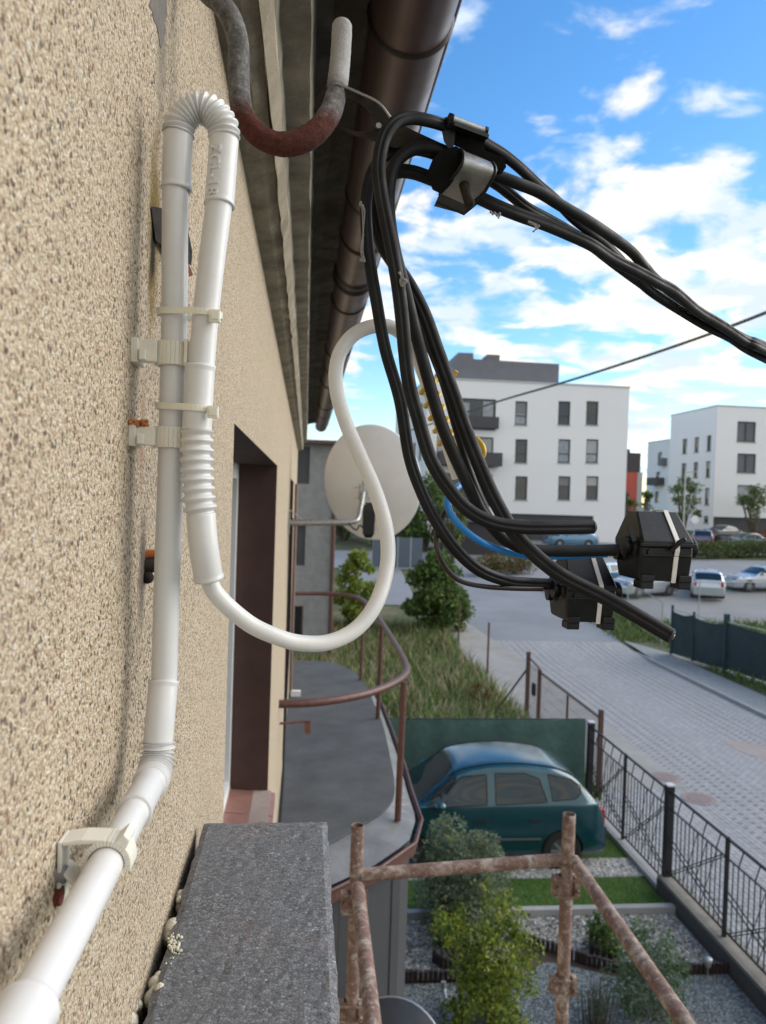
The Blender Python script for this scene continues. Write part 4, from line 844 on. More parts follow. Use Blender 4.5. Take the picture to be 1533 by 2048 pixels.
# ================================================================ APARTMENT BUILDINGS
BLIND = [plain('window_blind_pale', (.42,.42,.40), .8), plain('window_blind_grey', (.22,.22,.22), .8), plain('window_blind_warm', (.34,.29,.24), .8)]
SILL = plain('grey_window_sill', (.30,.31,.32), .5, .3)
def apartment(Y, x0, x1, z0, z1, depth, label, front, left, ground, right_=None, parapet=True):
    """front/left: lists of (a0,z0,a1,z1,kind) in world coords; builds Y-aligned block with real openings"""
    b = thing('apartment_building', label, 'building', ((x0+x1)/2, Y, z0))
    m = M(); dp = .25
    panel(m, (x0, Y, z0), (1,0,0), (0,0,1), x1-x0, z1-z0, [(w[0]-x0, w[1]-z0, w[2]-x0, w[3]-z0) for w in front], dp, (0,-1,0))
    panel(m, (x0, Y, z0), (0,1,0), (0,0,1), depth, z1-z0, [(w[0]-Y, w[1]-z0, w[2]-Y, w[3]-z0) for w in left], dp, (-1,0,0))
    m.add([(x1,Y,z0),(x1,Y+depth,z0),(x1,Y+depth,z1),(x1,Y,z1)], [(0,1,2,3)]); m.add([(x0,Y+depth,z0),(x1,Y+depth,z0),(x1,Y+depth,z1),(x0,Y+depth,z1)], [(3,2,1,0)]); m.add([(x0,Y,z1),(x1,Y,z1),(x1,Y+depth,z1),(x0,Y+depth,z1)], [(0,1,2,3)])
    m.obj('wall', WHITE, b)
    m = M(); m.box((x0-.06, Y-.06, z1+.003), (x1+.06, Y+.3, z1+.12)); m.box((x0-.06, Y+.301, z1+.003), (x0+.3, Y+depth+.05, z1+.12)); m.box((x1-.3, Y+.301, z1+.003), (x1+.06, Y+depth+.05, z1+.12)); m.obj('parapet_cap', plain('parapet_metal', (.45,.46,.47), .5, .4), b)
    def win(fr, w, axis):
        a0, c0, a1, c1, kind = w; t = .09; P = (lambda a, d, z: (a, Y+d, z)) if axis == 'x' else (lambda a, d, z: (x0+d, a, z))
        def bx(m, a, z, a2, z2, d0, d1): p, q = P(a, d0, z), P(a2, d1, z2); m.box(tuple(map(min, p, q)), tuple(map(max, p, q)))
        m = M()
        if kind != 'g':
            bx(m, a0, c0, a0+t, c1, .12, .2); bx(m, a1-t, c0, a1, c1, .12, .2); bx(m, a0+t, c0, a1-t, c0+t, .12, .2); bx(m, a0+t, c1-t, a1-t, c1, .12, .2)
            if kind in 'wl': bx(m, a0+t, c0+(c1-c0)*.36, a1-t, c0+(c1-c0)*.36+.08, .12, .2)
            if kind == 'd': bx(m, (a0+a1)/2-.08, c0+t, (a0+a1)/2+.08, c1-t, .11, .2)
        else: bx(m, a0, c0, a1, c1, .22, .24)
        f = m.obj('window', DARKF, b)
        if kind != 'g':
            m = M(); bx(m, a0-.05, c0-.09, a1+.05, c0-.004, -.05, .1); m.obj('sill', SILL, f)
            if kind in 'wn' and rnd.random() < .55: k = rnd.uniform(.25, .7); m = M(); bx(m, a0+t, c1-t-(c1-c0-2*t)*k, a1-t, c1-t-.01, .155, .165); m.obj('blind', BLIND[rnd.randrange(3)], f)
            m = M(); bx(m, a0+t, c0+t, a1-t, c1-t, .17, .18); m.obj('pane', {'w': GLASSL if rnd.random() < .5 else GLASS, 'l': GLASSL, 'n': GLASS, 'd': ROOFG}.get(kind, GLASS), f)
    for w in front: win(b, w, 'x')

    for w in left: win(b, w, 'y')
    return b
def fx(px0, py0, px1, py1, Y, kind='w'): a = PY(px0, py1, Y); c = PY(px1, py0, Y); return (a.x, a.z, c.x, c.z, kind)
Y1 = 61.; ax0 = PY(852, 900, Y1).x; ax1 = PY(1255, 900, Y1).x; az = PY(1050, 766, Y1).z; g0 = 2.4
fr = []
for x in (1030, 1116, 1172):
    for y in ((803, 849), (879, 925), (953, 999)): fr.append(fx(x, y[0], x+26, y[1], Y1, 'n' if (x == 1172 and y[0] == 803) or y[0] == 953 else 'w'))
fr += [fx(922, 799, 993, 857, Y1, 'n'), fx(873, 875, 988, 930, Y1, 'n'), fx(866, 949, 986, 1008, Y1, 'n'), fx(1020, 1032, 1188, 1082, Y1, 'g'), fx(872, 1032, 1010, 1082, Y1, 'g')]
lf = []
for y in (63.5, 67, 72, 77):
    for k in range(3): lf.append((y, 5.9+k*3.05, y+1.6, 7.6+k*3.05, 'n'))
apt = apartment(Y1, ax0, ax1, g0, az, 22, 'white four storey apartment block with dark loggias, behind the hanging cables', fr, lf, True)
def balcony_part(b, a, c, pr, h=None):
    m = M(); p = PY(a[0], a[1], Y1); q = PY(c[0], c[1], Y1); x0, x1 = p.x, q.x; z0, z1 = q.z, p.z
    m.box((x0, Y1-pr, z0), (x1, Y1-.003, z0+.15)); m.box((x0, Y1-pr, z0+.151), (x1, Y1-pr+.05, z1)); m.box((x0, Y1-pr+.051, z0+.151), (x0+.05, Y1-.003, z1)); m.box((x1-.05, Y1-pr+.051, z0+.151), (x1, Y1-.003, z1)); m.obj('balcony', DARKF, b)
balcony_part(apt, (920, 832), (995, 858), .5); balcony_part(apt, (877, 903), (997, 934), 1.3); balcony_part(apt, (866, 975), (990, 1008), .3)
for a in (fx(966, 803, 988, 850, Y1), fx(952, 880, 980, 903, Y1), fx(925, 805, 940, 850, Y1)):
    m = M(); m.box((a[0], Y1+.10, a[1]), (a[2], Y1+.115, a[3])); m.obj('pane', GLASSL, apt)
p0 = PY(905, 760, Y1+3); p1 = PY(1119, 728, Y1+3)
m = M(); m.prism([(p0.x, Y1+3, az), (p1.x, Y1+3, az), (p1.x, Y1+3, p1.z), (PY(948, 718, Y1+3).x, Y1+3, PY(948, 718, Y1+3).z-.0), (PY(947, 706, Y1+3).x, Y1+3, PY(947, 706, Y1+3).z), (PY(917, 705, Y1+3).x, Y1+3, PY(917, 705, Y1+3).z), (p0.x, Y1+3, PY(905, 728, Y1+3).z)], (0, 12, 0))
q = PY(975, 712, Y1+4); m.box((q.x, Y1+4, q.z-1), (q.x+1.1, Y1+6, q.z+.15)); m.obj('penthouse', ROOFG, apt)
m = M(); q = PY(1262, 865, 66); m.box((ax1+.003, 66, q.z-.6), (ax1+.9, 70, q.z+1.)); m.obj('balcony', DARKF, apt)
Y2 = 70.; x0 = PY(1430, 950, Y2).x; x1 = x0+26; z1 = PY(1435, 812, Y2).z
fr = [];
for k, (a, b) in enumerate(((844, 883), (908, 945), (971, 1008))):
    for j in range(4):
        w = fx(1474, a, 1513, b, Y2, 'd' if k < 2 else 'l'); fr.append((w[0]+j*6.2, w[1], w[2]+j*6.2, w[3], w[4]))
w = fx(1428, 1035, 1436, 1068, Y2); fr.append((x0+.05, 3.3, x1-.05, PY(1450, 1034, Y2).z, 'g'))
lf = []
for px in (1415, 1389, 1364):
    off = PY(1430, 950, Y2).x-.12; f = lambda p: Y2*(1430-612)/(p-612.)
    for a, b in ((855, 889), (911, 946), (969, 1006), (1030, 1045)):
        zt2 = 5.8+(1010-a)*Y2/F*.985; zb2 = 5.8+(1010-b)*Y2/F*.985; lf.append((f(px+5), zt2-(zt2-zb2), f(px-5), zt2, 'n'))
b2 = apartment(Y2, x0, x1, 3.2, z1, 9.4, 'white block at the right edge with wide grey shuttered windows and dark ground floor', fr, lf, True)
Y3 = 100.; bx0 = PY(1345, 1000, Y3).x; lf = []
fy = lambda px: Y3*(1345-613)/(px-613.)
def lw(pa, pb, ya, yb, k='n'):
    a, b = fy(pb), fy(pa); return (a, 5.8+(1009-yb)*a/F, b, 5.8+(1009-ya)*a/F, k)
lf = [lw(1311, 1320, 898, 922), lw(1309, 1317, 939, 952), lw(1308, 1316, 980, 1003)]
b3 = apartment(Y3, bx0, bx0+14, 3.4, 5.8+129*108/F, 8.2, 'pale bluish white block further back between the two larger blocks', [], lf, True)
a_ = lw(1306, 1327, 951, 967); m = M(); m.box((bx0-1.2, a_[0], a_[1]), (bx0-.003, a_[2], a_[3])); m.obj('balcony', DARKF, b3)
a_ = lw(1322, 1331, 910, 926); m = M(); m.box((bx0-.7, a_[0], a_[1]), (bx0-.003, a_[2], a_[3])); m.obj('balcony', ROOFG, b3)
Y4 = 118.; b4 = thing('red_building', 'red rendered building with a dark top storey seen between the white blocks', 'building', PY(1265, 1030, Y4))
a = fx(1225, 945, 1276, 1040, Y4); m = M(); m.box((a[0], Y4, 3.2), (a[2], Y4+10, a[3])); m.obj('wall', REDF, b4)
t = fx(1225, 906, 1284, 944, Y4); m = M(); m.box((t[0], Y4+.3, a[3]+.003), (t[2], Y4+9, t[3])); m.box((t[0]+1, Y4+1, t[3]), (t[2]-1.5, Y4+8, t[3]+.6)); m.obj('top_storey', plain('dark_brown_cladding', (.06,.05,.05), .7), b4)
g = fx(1276, 945, 1286, 1040, Y4); m = M(); m.box((a[2]+.003, Y4, 3.2), (g[2], Y4+9, a[3])); m.obj('side_wall', plain('grey_render', (.42,.44,.44), .8), b4)
g = fx(1247, 985, 1258, 1040, Y4); m = M(); m.box((g[0], Y4-.1, 3.3), (g[2], Y4-.003, g[3])); m.obj('door', DARKF, b4)
# dark slatted shed
p = G(885, 1108); q = G(1052, 1108); sh = thing('bin_shelter', 'low dark slatted shelter at the foot of the white block behind the cables', 'shelter', ((p.x+q.x)/2, p.y, gz(p.y)))
m = M(); h = 2.3; m.box((p.x, p.y, p.z-.3), (q.x, p.y+3, p.z+h)); m.obj('body', DARKF, sh); m = M()
for i in range(12): m.box((p.x-.02, p.y-.04, p.z+.1+i*.18), (q.x+.02, p.y-.003, p.z+.2+i*.18))
m.obj('slats', plain('dark_timber', (.05,.045,.045), .8), sh); m = M(); m.box((p.x-.2, p.y-.3, p.z+h+.003), (q.x+.2, p.y+3.2, p.z+h+.12)); m.obj('roof', ROOFG, sh)

# ================================================================ CARS
def lerp_tab(T, x):
    if x <= T[0][0]: return T[0][1]
    for (a, za), (b, zb) in zip(T, T[1:]):
        if x <= b:
            i = [q[0] for q in T].index(a); t = (x-a)/(b-a)
            sl = lambda k: 0 if k < 0 or k > len(T)-2 else (T[k+1][1]-T[k][1])/(T[k+1][0]-T[k][0])
            def tg(k):
                if k <= 0: return sl(0)
                if k >= len(T)-1: return sl(len(T)-2)
                p, q = sl(k-1), sl(k); h0, h1 = T[k][0]-T[k-1][0], T[k+1][0]-T[k][0]
                return 0 if p*q <= 0 else (p*h1+q*h0)/(h0+h1)
            h = b-a; return (2*t**3-3*t*t+1)*za+(t**3-2*t*t+t)*h*tg(i)+(3*t*t-2*t**3)*zb+(t**3-t*t)*h*tg(i+1)
    return T[-1][1]
def car(label, loc, rz, top, L, W, paint, wins, fw, rw, wr, belt=.95, res=.02, name='parked_car', group=None, glass_front=None, glass_rear=None, detail=True):
    t = thing(name, label, 'car', (0, 0, 0), group)
    hw = lambda x: W/2*(1-.20*max(0, 1-x/.55)**2.2-.12*max(0, 1-(L-x)/.5)**2.2)
    def sec(x, v):
        zt = lerp_tab(top, x); w = hw(x); zb = min(belt, zt-.05)
        K = [(0., w*.90, .20), (.10, w*.975, .30), (.28, w*1.0, .52), (.42, w*.995, min(.74, zb-.06)), (.54, w*.965, zb), (.60, w*.93, zb+(zt-zb)*.16), (.74, w*.80, zb+(zt-zb)*.74), (.80, w*.72, zb+(zt-zb)*.90), (.88, w*.5, zb+(zt-zb)*.975), (1., 0, zt)]
        for i, (a, b) in enumerate(zip(K, K[1:])):
            if v <= b[0]+1e-9:
                s = (v-a[0])/(b[0]-a[0]); p = K[i-1] if i else a; q = K[i+2] if i+2 < len(K) else (2-a[0], -a[1], a[2])
                def hm(c):
                    ta = (b[c]-p[c])/(b[0]-p[0]) if i else (b[c]-a[c])/(b[0]-a[0]); tb = (q[c]-a[c])/(q[0]-a[0]); h = b[0]-a[0]
                    return (2*s**3-3*s*s+1)*a[c]+(s**3-2*s*s+s)*h*ta+(3*s*s-2*s**3)*b[c]+(s**3-s*s)*h*tb
                return (hm(1), hm(2))
        return (0, zt)
    nx = int(L/res); nv = int(1.9/res/1.2); xs = [L*i/nx for i in range(nx+1)]; vs = [j/nv for j in range(nv+1)]
    def inpoly(x, z, P):
        c = False
        for i in range(len(P)):
            (ax_, az_), (bx_, bz_) = P[i], P[i-1]
            if (az_ > z) != (bz_ > z) and x < (bx_-ax_)*(z-az_)/(bz_-az_)+ax_: c = not c
        return c
    body = M(); panes = {(k, g): M() for k in range(len(wins)) for g in (-1, 1)}; scr = [M(), M()]
    for sgn in (-1, 1):
        P = {}
        for i, x in enumerate(xs):
            for j, v in enumerate(vs):
                y, z = sec(x, v); X_ = x
                for wx in (fw, rw):
                    dx, dz = X_-wx, z-wr*.98; d = sqrt(dx*dx+dz*dz)
                    if abs(d-wr*1.13) < res*.8 and d > 0: k = wr*1.13/d; X_ = wx+dx*k; z = wr*.98+dz*k
                P[i, j] = V((X_, sgn*y, z))
        idx = {}
        def emit(mm, q, key, flip):
            d = idx.setdefault(key, {}); ids = []
            for k in q:
                if k not in d: d[k] = len(mm.v); mm.v.append(tuple(P[k]))
                ids.append(d[k])
            mm.f.append(ids[::-1] if flip else ids); mm.m.append(0); mm.sm.append(True)
        for i in range(nx):
            for j in range(nv):
                q = ((i, j), (i+1, j), (i+1, j+1), (i, j+1)); c = (P[q[0]]+P[q[1]]+P[q[2]]+P[q[3]])/4
                if any(sqrt((c.x-wx)**2+(c.z-wr*.98)**2) < wr*1.13 for wx in (fw, rw)): continue
                v = (vs[j]+vs[j+1])/2; hit = None
                if .55 < v < .80:
                    for k, wn in enumerate(wins):
                        if inpoly(c.x, c.z, wn): hit = ('w', k)
                if hit is None and v > .585:
                    for k, g in enumerate((glass_front, glass_rear)):
                        if g and g[0] < c.x < g[1] and abs(c.y) < hw(c.x)*g[2] and lerp_tab(top, c.x) > belt+.04: hit = ('s', k)
                flip = sgn > 0
                if hit is None: emit(body, q, ('b', sgn), flip)
                elif hit[0] == 'w': emit(panes[hit[1], sgn], q, (hit, sgn), flip)
                else: emit(scr[hit[1]], q, (hit, sgn), flip)
        # end caps
        for i in (0, nx):
            body.add([P[i, j] for j in range(nv+1)]+[V((P[i, 0].x, 0, P[i, 0].z))], [list(range(nv+2))], 0)
    body.add([(0,-W*.38,.2),(L,-W*.38,.2),(L,W*.38,.2),(0,W*.38,.2)], [(3,2,1,0)], 0)
    bo = body.obj('body', paint, t)
    for pm in panes.values():
        if pm.f: pm.obj('side_window', CARGL, t)
    for nm, pm in zip(('windscreen', 'rear_window'), scr):
        if pm.f: pm.obj(nm, CARGL, t)
    yat = lambda x, z: next((sec(x, k/200)[0] for k in range(200) if sec(x, k/200)[1] >= z), W/2)
    for wx in (fw, rw):
        for s in (-1, 1):
            m = M(); yc_ = s*(W/2-.10); a = V((wx, yc_-.10*s*-1*-1, wr)); 
            m.tube([V((wx, yc_-.09*s, wr)), V((wx, yc_-.085*s, wr)), V((wx, yc_+.085*s, wr)), V((wx, yc_+.09*s, wr))], [wr*.93, wr, wr, wr*.93], 32); wh = m.obj('wheel', TYRE, t)
            m = M(); m.tube([V((wx, yc_+.088*s, wr)), V((wx, yc_+.092*s, wr))], wr*.62, 24, 0)
            for k in range(8 if detail else 5):
                an = 2*pi*k/(8 if detail else 5); m.beam(V((wx, yc_+.096*s, wr)), V((wx+cos(an)*wr*.6, yc_+.093*s, wr+sin(an)*wr*.6)), .035, .012, V((0,1,0)), 1)
            m.obj('rim', [TRIM, RIM], wh)
    for wx in (fw, rw): m = M(); m.tube([V((wx, -W/2+.06, wr)), V((wx, W/2-.06, wr))], wr*1.10, 24); m.obj('wheel_well', TYRE, t)
    zb0 = .5
    m = M(); xr = L-.02; m.box((L-.06, -W*.43, .30), (L+.03, W*.43, .62)) ; m.obj('rear_bumper', TRIM if detail else paint, t)
    m = M(); m.box((-.03, -W*.40, .28), (.08, W*.40, .52)); m.obj('front_bumper', TRIM if detail else paint, t)
    for s in (-1, 1):
        m = M(); m.box((L-.14, s*(W*.385)-.07, .66), (L-.005, s*(W*.385)+.07, .90)); m.obj('tail_light', RED, t)
        m = M(); m.box((.02, s*W*.33-.13, .62), (.16, s*W*.33+.13, .74)); m.obj('headlight', GLASSL, t)
        m = M(); x = wins[0][0][0]+.2; m.ball((x, s*(W/2+.07), belt+.06), (.10, .10, .075)); m.beam((x, s*(W/2-.03), belt+.02), (x, s*(W/2+.07), belt+.03), .04, .03); m.obj('wing_mirror', paint, t)
    if detail:
        for s in (-1, 1):
            for x0_, x1_ in ((1.12, 1.08), (2.17, 2.17), (3.02, 3.02)):
                C = []; m = M()
                for k in range(16): z = .30+k*(belt-.30)/15; x = x0_+(x1_-x0_)*k/15; C.append((x, s*(yat(x, z)+.0005), z))
                m.tube(C, .0035, 5); m.obj('door_seam', TYRE, t)
            m = M(); C = [(x/20, s*(yat(x/20, .50)+.004), .50) for x in range(24, 60)]; m.tube(C, .022, 8); m.obj('side_moulding', TRIM, t)
            for x in (1.98, 2.85):
                m = M(); y = yat(x, .80); m.beam((x-.09, s*(y+.012), .80), (x+.09, s*(y+.012), .80), .02, .03); m.obj('door_handle', TYRE, t)
            m = M()
            for wn in wins:
                C = []
                for a, b in zip(wn, wn[1:]+wn[:1]):
                    for k in range(8): x = a[0]+(b[0]-a[0])*k/8; z = a[1]+(b[1]-a[1])*k/8; C.append((x, s*(yat(x, z)+.001), z))
                C.append(C[0]); m.tube(C, .009, 6)
            C = [(x/20, s*(sec(x/20, .83)[0]), sec(x/20, .83)[1]+.006) for x in range(30, 76)]; m.tube(C, .012, 6)
            m.obj('window_seal', TYRE, t)
        m = M()
        for s in (-1, 1): m.box((L+.031, -.26, .38), (L+.036, .26, .49))
        m.obj('number_plate', WPAINT, t)
    t.location = loc; t.rotation_euler = (0, 0, rz); return t
CARGL = plain('car_glass', (.010,.024,.026), .04, 0, .3, 2, 0, IOR=1.55)
mpv = [(0, .58), (.06, .74), (.35, .88), (.98, 1.02), (1.30, 1.26), (1.62, 1.50), (2.0, 1.60), (2.5, 1.635), (2.95, 1.60), (3.3, 1.53), (3.58, 1.38), (3.78, 1.17), (3.92, .99), (3.99, .85), (4.03, .6)]
w1 = [(1.12, 1.0), (2.08, 1.03), (2.08, 1.46), (1.72, 1.43), (1.42, 1.26)]
w2 = [(2.22, 1.03), (3.05, 1.06), (2.93, 1.40), (2.70, 1.48), (2.22, 1.48)]
w3 = [(3.14, 1.08), (3.50, 1.10), (3.62, 1.17), (3.62, 1.27), (3.46, 1.38), (3.08, 1.46)]
car('teal green compact family car parked by the green screen fence', (1.0, 12.5, .0), 0, mpv, 4.03, 1.72, TEAL, [w1, w2, w3], 0.85, 3.30, .305, 1.0, .014, 'parked_car', None, (1.0, 1.60, .86), (3.62, 3.86, .80))
hat = [(0, .50), (.05, .68), (.35, .82), (1.0, .93), (1.35, 1.16), (1.7, 1.37), (2.2, 1.46), (2.8, 1.44), (3.3, 1.36), (3.6, 1.15), (3.85, .95), (3.95, .8), (4.0, .5)]
hw_ = [[(1.2, .96), (2.1, .98), (2.1, 1.33), (1.75, 1.29)], [(2.2, .98), (3.0, 1.0), (3.2, 1.1), (3.0, 1.28), (2.2, 1.33)]]
sed = [(0, .50), (.05, .66), (.4, .80), (1.15, .90), (1.55, 1.15), (1.9, 1.34), (2.4, 1.42), (2.9, 1.38), (3.4, 1.15), (3.75, .98), (4.3, .95), (4.42, .85), (4.45, .5)]
sw_ = [[(1.4, .94), (2.3, .96), (2.3, 1.30), (1.9, 1.25)], [(2.4, .96), (3.3, .99), (3.0, 1.2), (2.4, 1.29)]]
SILV = plain('silver_car_paint', (.50,.54,.58), .25, .55, .05, 3, 0, Coat__Weight=1.); PURP = plain('dark_purple_paint', (.10,.08,.15), .25, .4, .05, 3, 0, Coat__Weight=1.); BLKP = plain('black_car_paint', (.012,.012,.015), .2, .2, .05, 3, 0, Coat__Weight=1.); DGRN = plain('dark_green_paint', (.06,.10,.10), .22, .4, .05, 3, 0, Coat__Weight=1.); BLUP = plain('blue_car_paint', (.10,.22,.34), .22, .4, .05, 3, 0, Coat__Weight=1.)
def park(px, py, heading, kind, paint, label, Y=None):
    p = G(px, py); top, wn, L, W = (hat, hw_, 4.0, 1.7) if kind == 'h' else (sed, sw_, 4.45, 1.74)
    d = V((cos(heading), sin(heading), 0)); loc = V((p.x, p.y, 0))-d*(L/2)
    tt = car(label, (loc.x, loc.y, gz(p.y)), heading, top, L, W, paint, wn, .8, L-.85, .31, .93, .045, 'parked_car', 'cars in the car parks across the street', (1.05, 1.65, .84) if kind == 'h' else (1.2, 1.85, .84), (3.35, 3.80, .76) if kind == 'h' else (3.0, 3.65, .78), False)
    return tt
park(1285, 1190, radians(25), 'h', SILV, 'silver car half hidden behind the nearer connector box')
park(1195, 1175, radians(25), 'h', BLUP, 'blue grey car between the two connector boxes')
park(1412, 1190, radians(-115), 'h', SILV, 'silver hatchback with red tail lights parked right of the connector box')
park(1525, 1180, radians(4), 's', SILV, 'silver saloon car cut off by the right edge of the picture')
park(1140, 1094, radians(5), 'h', BLUP, 'blue car seen above the cable going into the nearer box')
park(1405, 1094, radians(-118), 'h', PURP, 'dark purple car behind the hedge')
park(1452, 1082, radians(-160), 's', BLKP, 'black car furthest back in the upper car park')
park(1500, 1100, radians(185), 's', DGRN, 'dark green saloon behind the hedge at the right')

# ================================================================ FENCES
FX = 5.68
fen = thing('garden_fence', 'black wrought iron garden fence with fan pattern on a concrete plinth along the street', 'fence', (FX, 11, 0))
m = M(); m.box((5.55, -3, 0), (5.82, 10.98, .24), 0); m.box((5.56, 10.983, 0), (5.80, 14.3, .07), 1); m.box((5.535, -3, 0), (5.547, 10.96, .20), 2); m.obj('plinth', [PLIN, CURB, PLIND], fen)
YP_ = [14.15, 12.55, 10.95, 9.35, 7.75, 6.15, 4.55]
for i, y in enumerate(YP_):
    big = i % 2 == 0; r = .055 if big else .022; zb_ = .24 if y < 10.9 else .02
    m = M(); m.box((FX-r, y-r, zb_), (FX+r, y+r, 1.60 if big else 1.54)); po = m.obj('post', IRON, fen)
    if big: m = M(); m.box((FX-r-.004, y-r-.004, 1.603), (FX+r+.004, y+r+.004, 1.625)); m.obj('post_cap', plain('pale_cap', (.6,.6,.62), .4), po)
for a, b in zip(YP_, YP_[1:]):
    z0 = .32 if a < 11.2 else .14; z1 = 1.52; zm = 1.27; m = M(); hi, lo = a-.03, b+.03
    m.beam((FX, lo, z1), (FX, hi, z1), .025, .03); m.beam((FX, lo, zm), (FX, hi, zm), .014, .02); m.beam((FX, lo, z0), (FX, hi, z0), .016, .025)
    n = 13
    for k in range(1, n): y = lo+(hi-lo)*k/n; m.beam((FX, y, z0), (FX, y, zm), .011, .011, V((0,1,0)))
    for k in (2, 5, 8, 11): y = lo+(hi-lo)*k/n; m.beam((FX, y, zm), (FX, y-.10, z1), .012, .012, V((0,1,0)))
    for dz in (0, .085): m.beam((FX+.014, lo, z0+.06+dz), (FX+.014, hi, zm-.10+dz-.42), .014, .014)
    for dy in (0, .06): m.beam((FX-.014, lo+dy, zm), (FX-.014, hi-.12+dy, z0), .010, .012)
    for k in range(3): m.beam((FX-.014, lo+.2+k*.25, zm), (FX-.014, lo+.55+k*.25, z0+.05), .008, .008)
    m.obj('fence_panel', IRON, fen)
gs = thing('screen_fence', 'dark green shade net fence standing behind the teal car', 'fence', (3, 14.4, 0))
m = M(); n = 60; rw_ = []
for z in (0.05, .5, 1.0, 1.58): rw_.append([V((.35+5.32*i/n, 14.38+.012*sin(i*.9+z*3)+.01*sin(i*.37), z+.008*sin(i*.8)*(z > 1.5))) for i in range(n+1)])
m.loft(rw_, False, False); m.obj('shade_net', GRSC, gs)
for x in (.4, 2.1, 3.8, 5.5): m = M(); m.tube([(x, 14.43, 0), (x, 14.43, 1.6)], .025, 8); m.obj('post', GRPOST, gs)
m = M(); m.tube([(.35, 14.42, 1.585), (5.66, 14.42, 1.585)], .014, 8); m.obj('top_rail', GRPOST, gs)
# brown wire gate fence beyond
BX = 6.05; br = thing('wire_gate_fence', 'rusty brown framed wire mesh gate and posts beyond the green screen fence', 'fence', (BX, 18, 0))
ya, yb_ = 14.6, 19.6
def bpost(x, y, h, r, mt=BROWN): m = M(); m.box((x-r, y-r, gz(y)-.05), (x+r, y+r, gz(y)+h)); m.obj('post', mt, br)
bpost(BX, ya, 1.72, .042); bpost(BX, 18.6, 1.6, .038); bpost(BX, yb_, 1.85, .045); bpost(BX+.02, 16.6, 1.5, .02)
m = M(); m.beam((BX, ya, 1.55), (BX, 18.6, 1.55), .03, .035); m.beam((BX, ya, .12), (BX, 18.6, .12), .03, .035); m.beam((BX, 18.6, 1.62), (BX, yb_, 1.72), .03, .035); m.beam((BX, 18.6, .15), (BX, yb_, .15), .03, .03); m.obj('gate_frame', BROWN, br)
m = M(); y = ya+.06
while y < yb_: m.beam((BX, y, .12), (BX, y, 1.6), .005, .005, V((0,1,0))); y += .075
for k in range(6): m.beam((BX+.004, ya, .25+k*.25), (BX+.004, yb_, .25+k*.25), .004, .004)
m.obj('wire_mesh', plain('rusty_wire', (.09,.07,.06), .6, .3), br)
m = M(); m.box((BX-.03, 18.95, .85), (BX+.03, 19.15, 1.15)); m.obj('lock_box', IRON, br)
m = M(); m.beam((BX-.02, yb_, 1.4), (BX-.6, yb_+.9, .0), .04, .04); m.obj('brace', BROWN, br)
for px, py, h in ((975, 1350, 1.75), (917, 1290, 1.7)):
    p = G(px, py); m = M(); m.tube([(p.x, p.y, p.z-.05), (p.x, p.y, p.z+h)], .035, 8)
    tag(m.obj('fence_post', BROWN, None, p), 'rusty fence post %s' % ('standing free just beyond the braced gate post' if px == 975 else 'furthest away, in front of the dark bush'), 'post', 'free-standing rusty posts beyond the gate')
# street-side net fence (right)
nf = thing('net_fence', 'dark blue green net fence with square posts along the far pavement', 'fence', (14.4, 24, 0))
pts = [(G(1342, 1312), 1.95), (G(1385, 1326), 1.9), (G(1450, 1344), 2.05), (V((15.75, 22.0, 0)), 1.85), (V((16.4, 18.5, 0)), 1.9), (V((16.9, 14, 0)), 1.9)]
for i, (p, h) in enumerate(pts): m = M(); r = .075 if i in (2, 4) else .035; m.box((p.x-r, p.y-r, gz(p.y)-.1), (p.x+r, p.y+r, gz(p.y)+h)); m.obj('post', GRPOST, nf)
for (a, ha), (b, hb) in zip(pts, pts[1:]):
    m = M(); rw_ = []
    for k in (.06, .4, .75, 1.): rw_.append([V((a.x+(b.x-a.x)*t+.03*sin(t*9+k*5), a.y+(b.y-a.y)*t, gz(a.y)+(1.72*k)-.10*sin(pi*t)*(k > .9)+(ha-1.95)*.3)) for t in [j/16 for j in range(17)]])
    m.loft(rw_, False, False); m.obj('shade_net', BLSC, nf); m = M(); m.beam(a+V((0,0,1.78)), b+V((0,0,1.78)), .04, .03); m.obj('top_rail', GALV, nf); m = M(); m.beam(a+V((0,0,.03)), b+V((0,0,.03)), .12, .10); m.obj('base_board', CURB, nf)
cf = thing('wire_fence', 'thin galvanised wire fence round the car park across the street', 'fence', (18, 36, .5))
cp = [V((14.5, 29.5, 0)), V((14.9, 33.8, 0)), V((18.6, 34.3, 0)), V((22.6, 34.6, 0)), V((27, 35, 0)), V((33, 35.5, 0))]
cp = [V((p.x, p.y, gz(p.y))) for p in cp]
for p in cp: m = M(); m.tube([p, p+V((0,0,1.75))], .03, 8); m.obj('post', GALV, cf)
m = M()
for a, b in zip(cp, cp[1:]):
    for z, r in ((1.72, .022), (.9, .004), (.1, .01)): m.tube([a+V((0,0,z)), b+V((0,0,z))], r, 6)
    for k in range(40): q = a.lerp(b, k/40); m.beam(q+V((0,0,.1)), q+V((0,0,1.72)), .004, .004, V((0,1,0)))
m.obj('wire_mesh', GALV, cf)

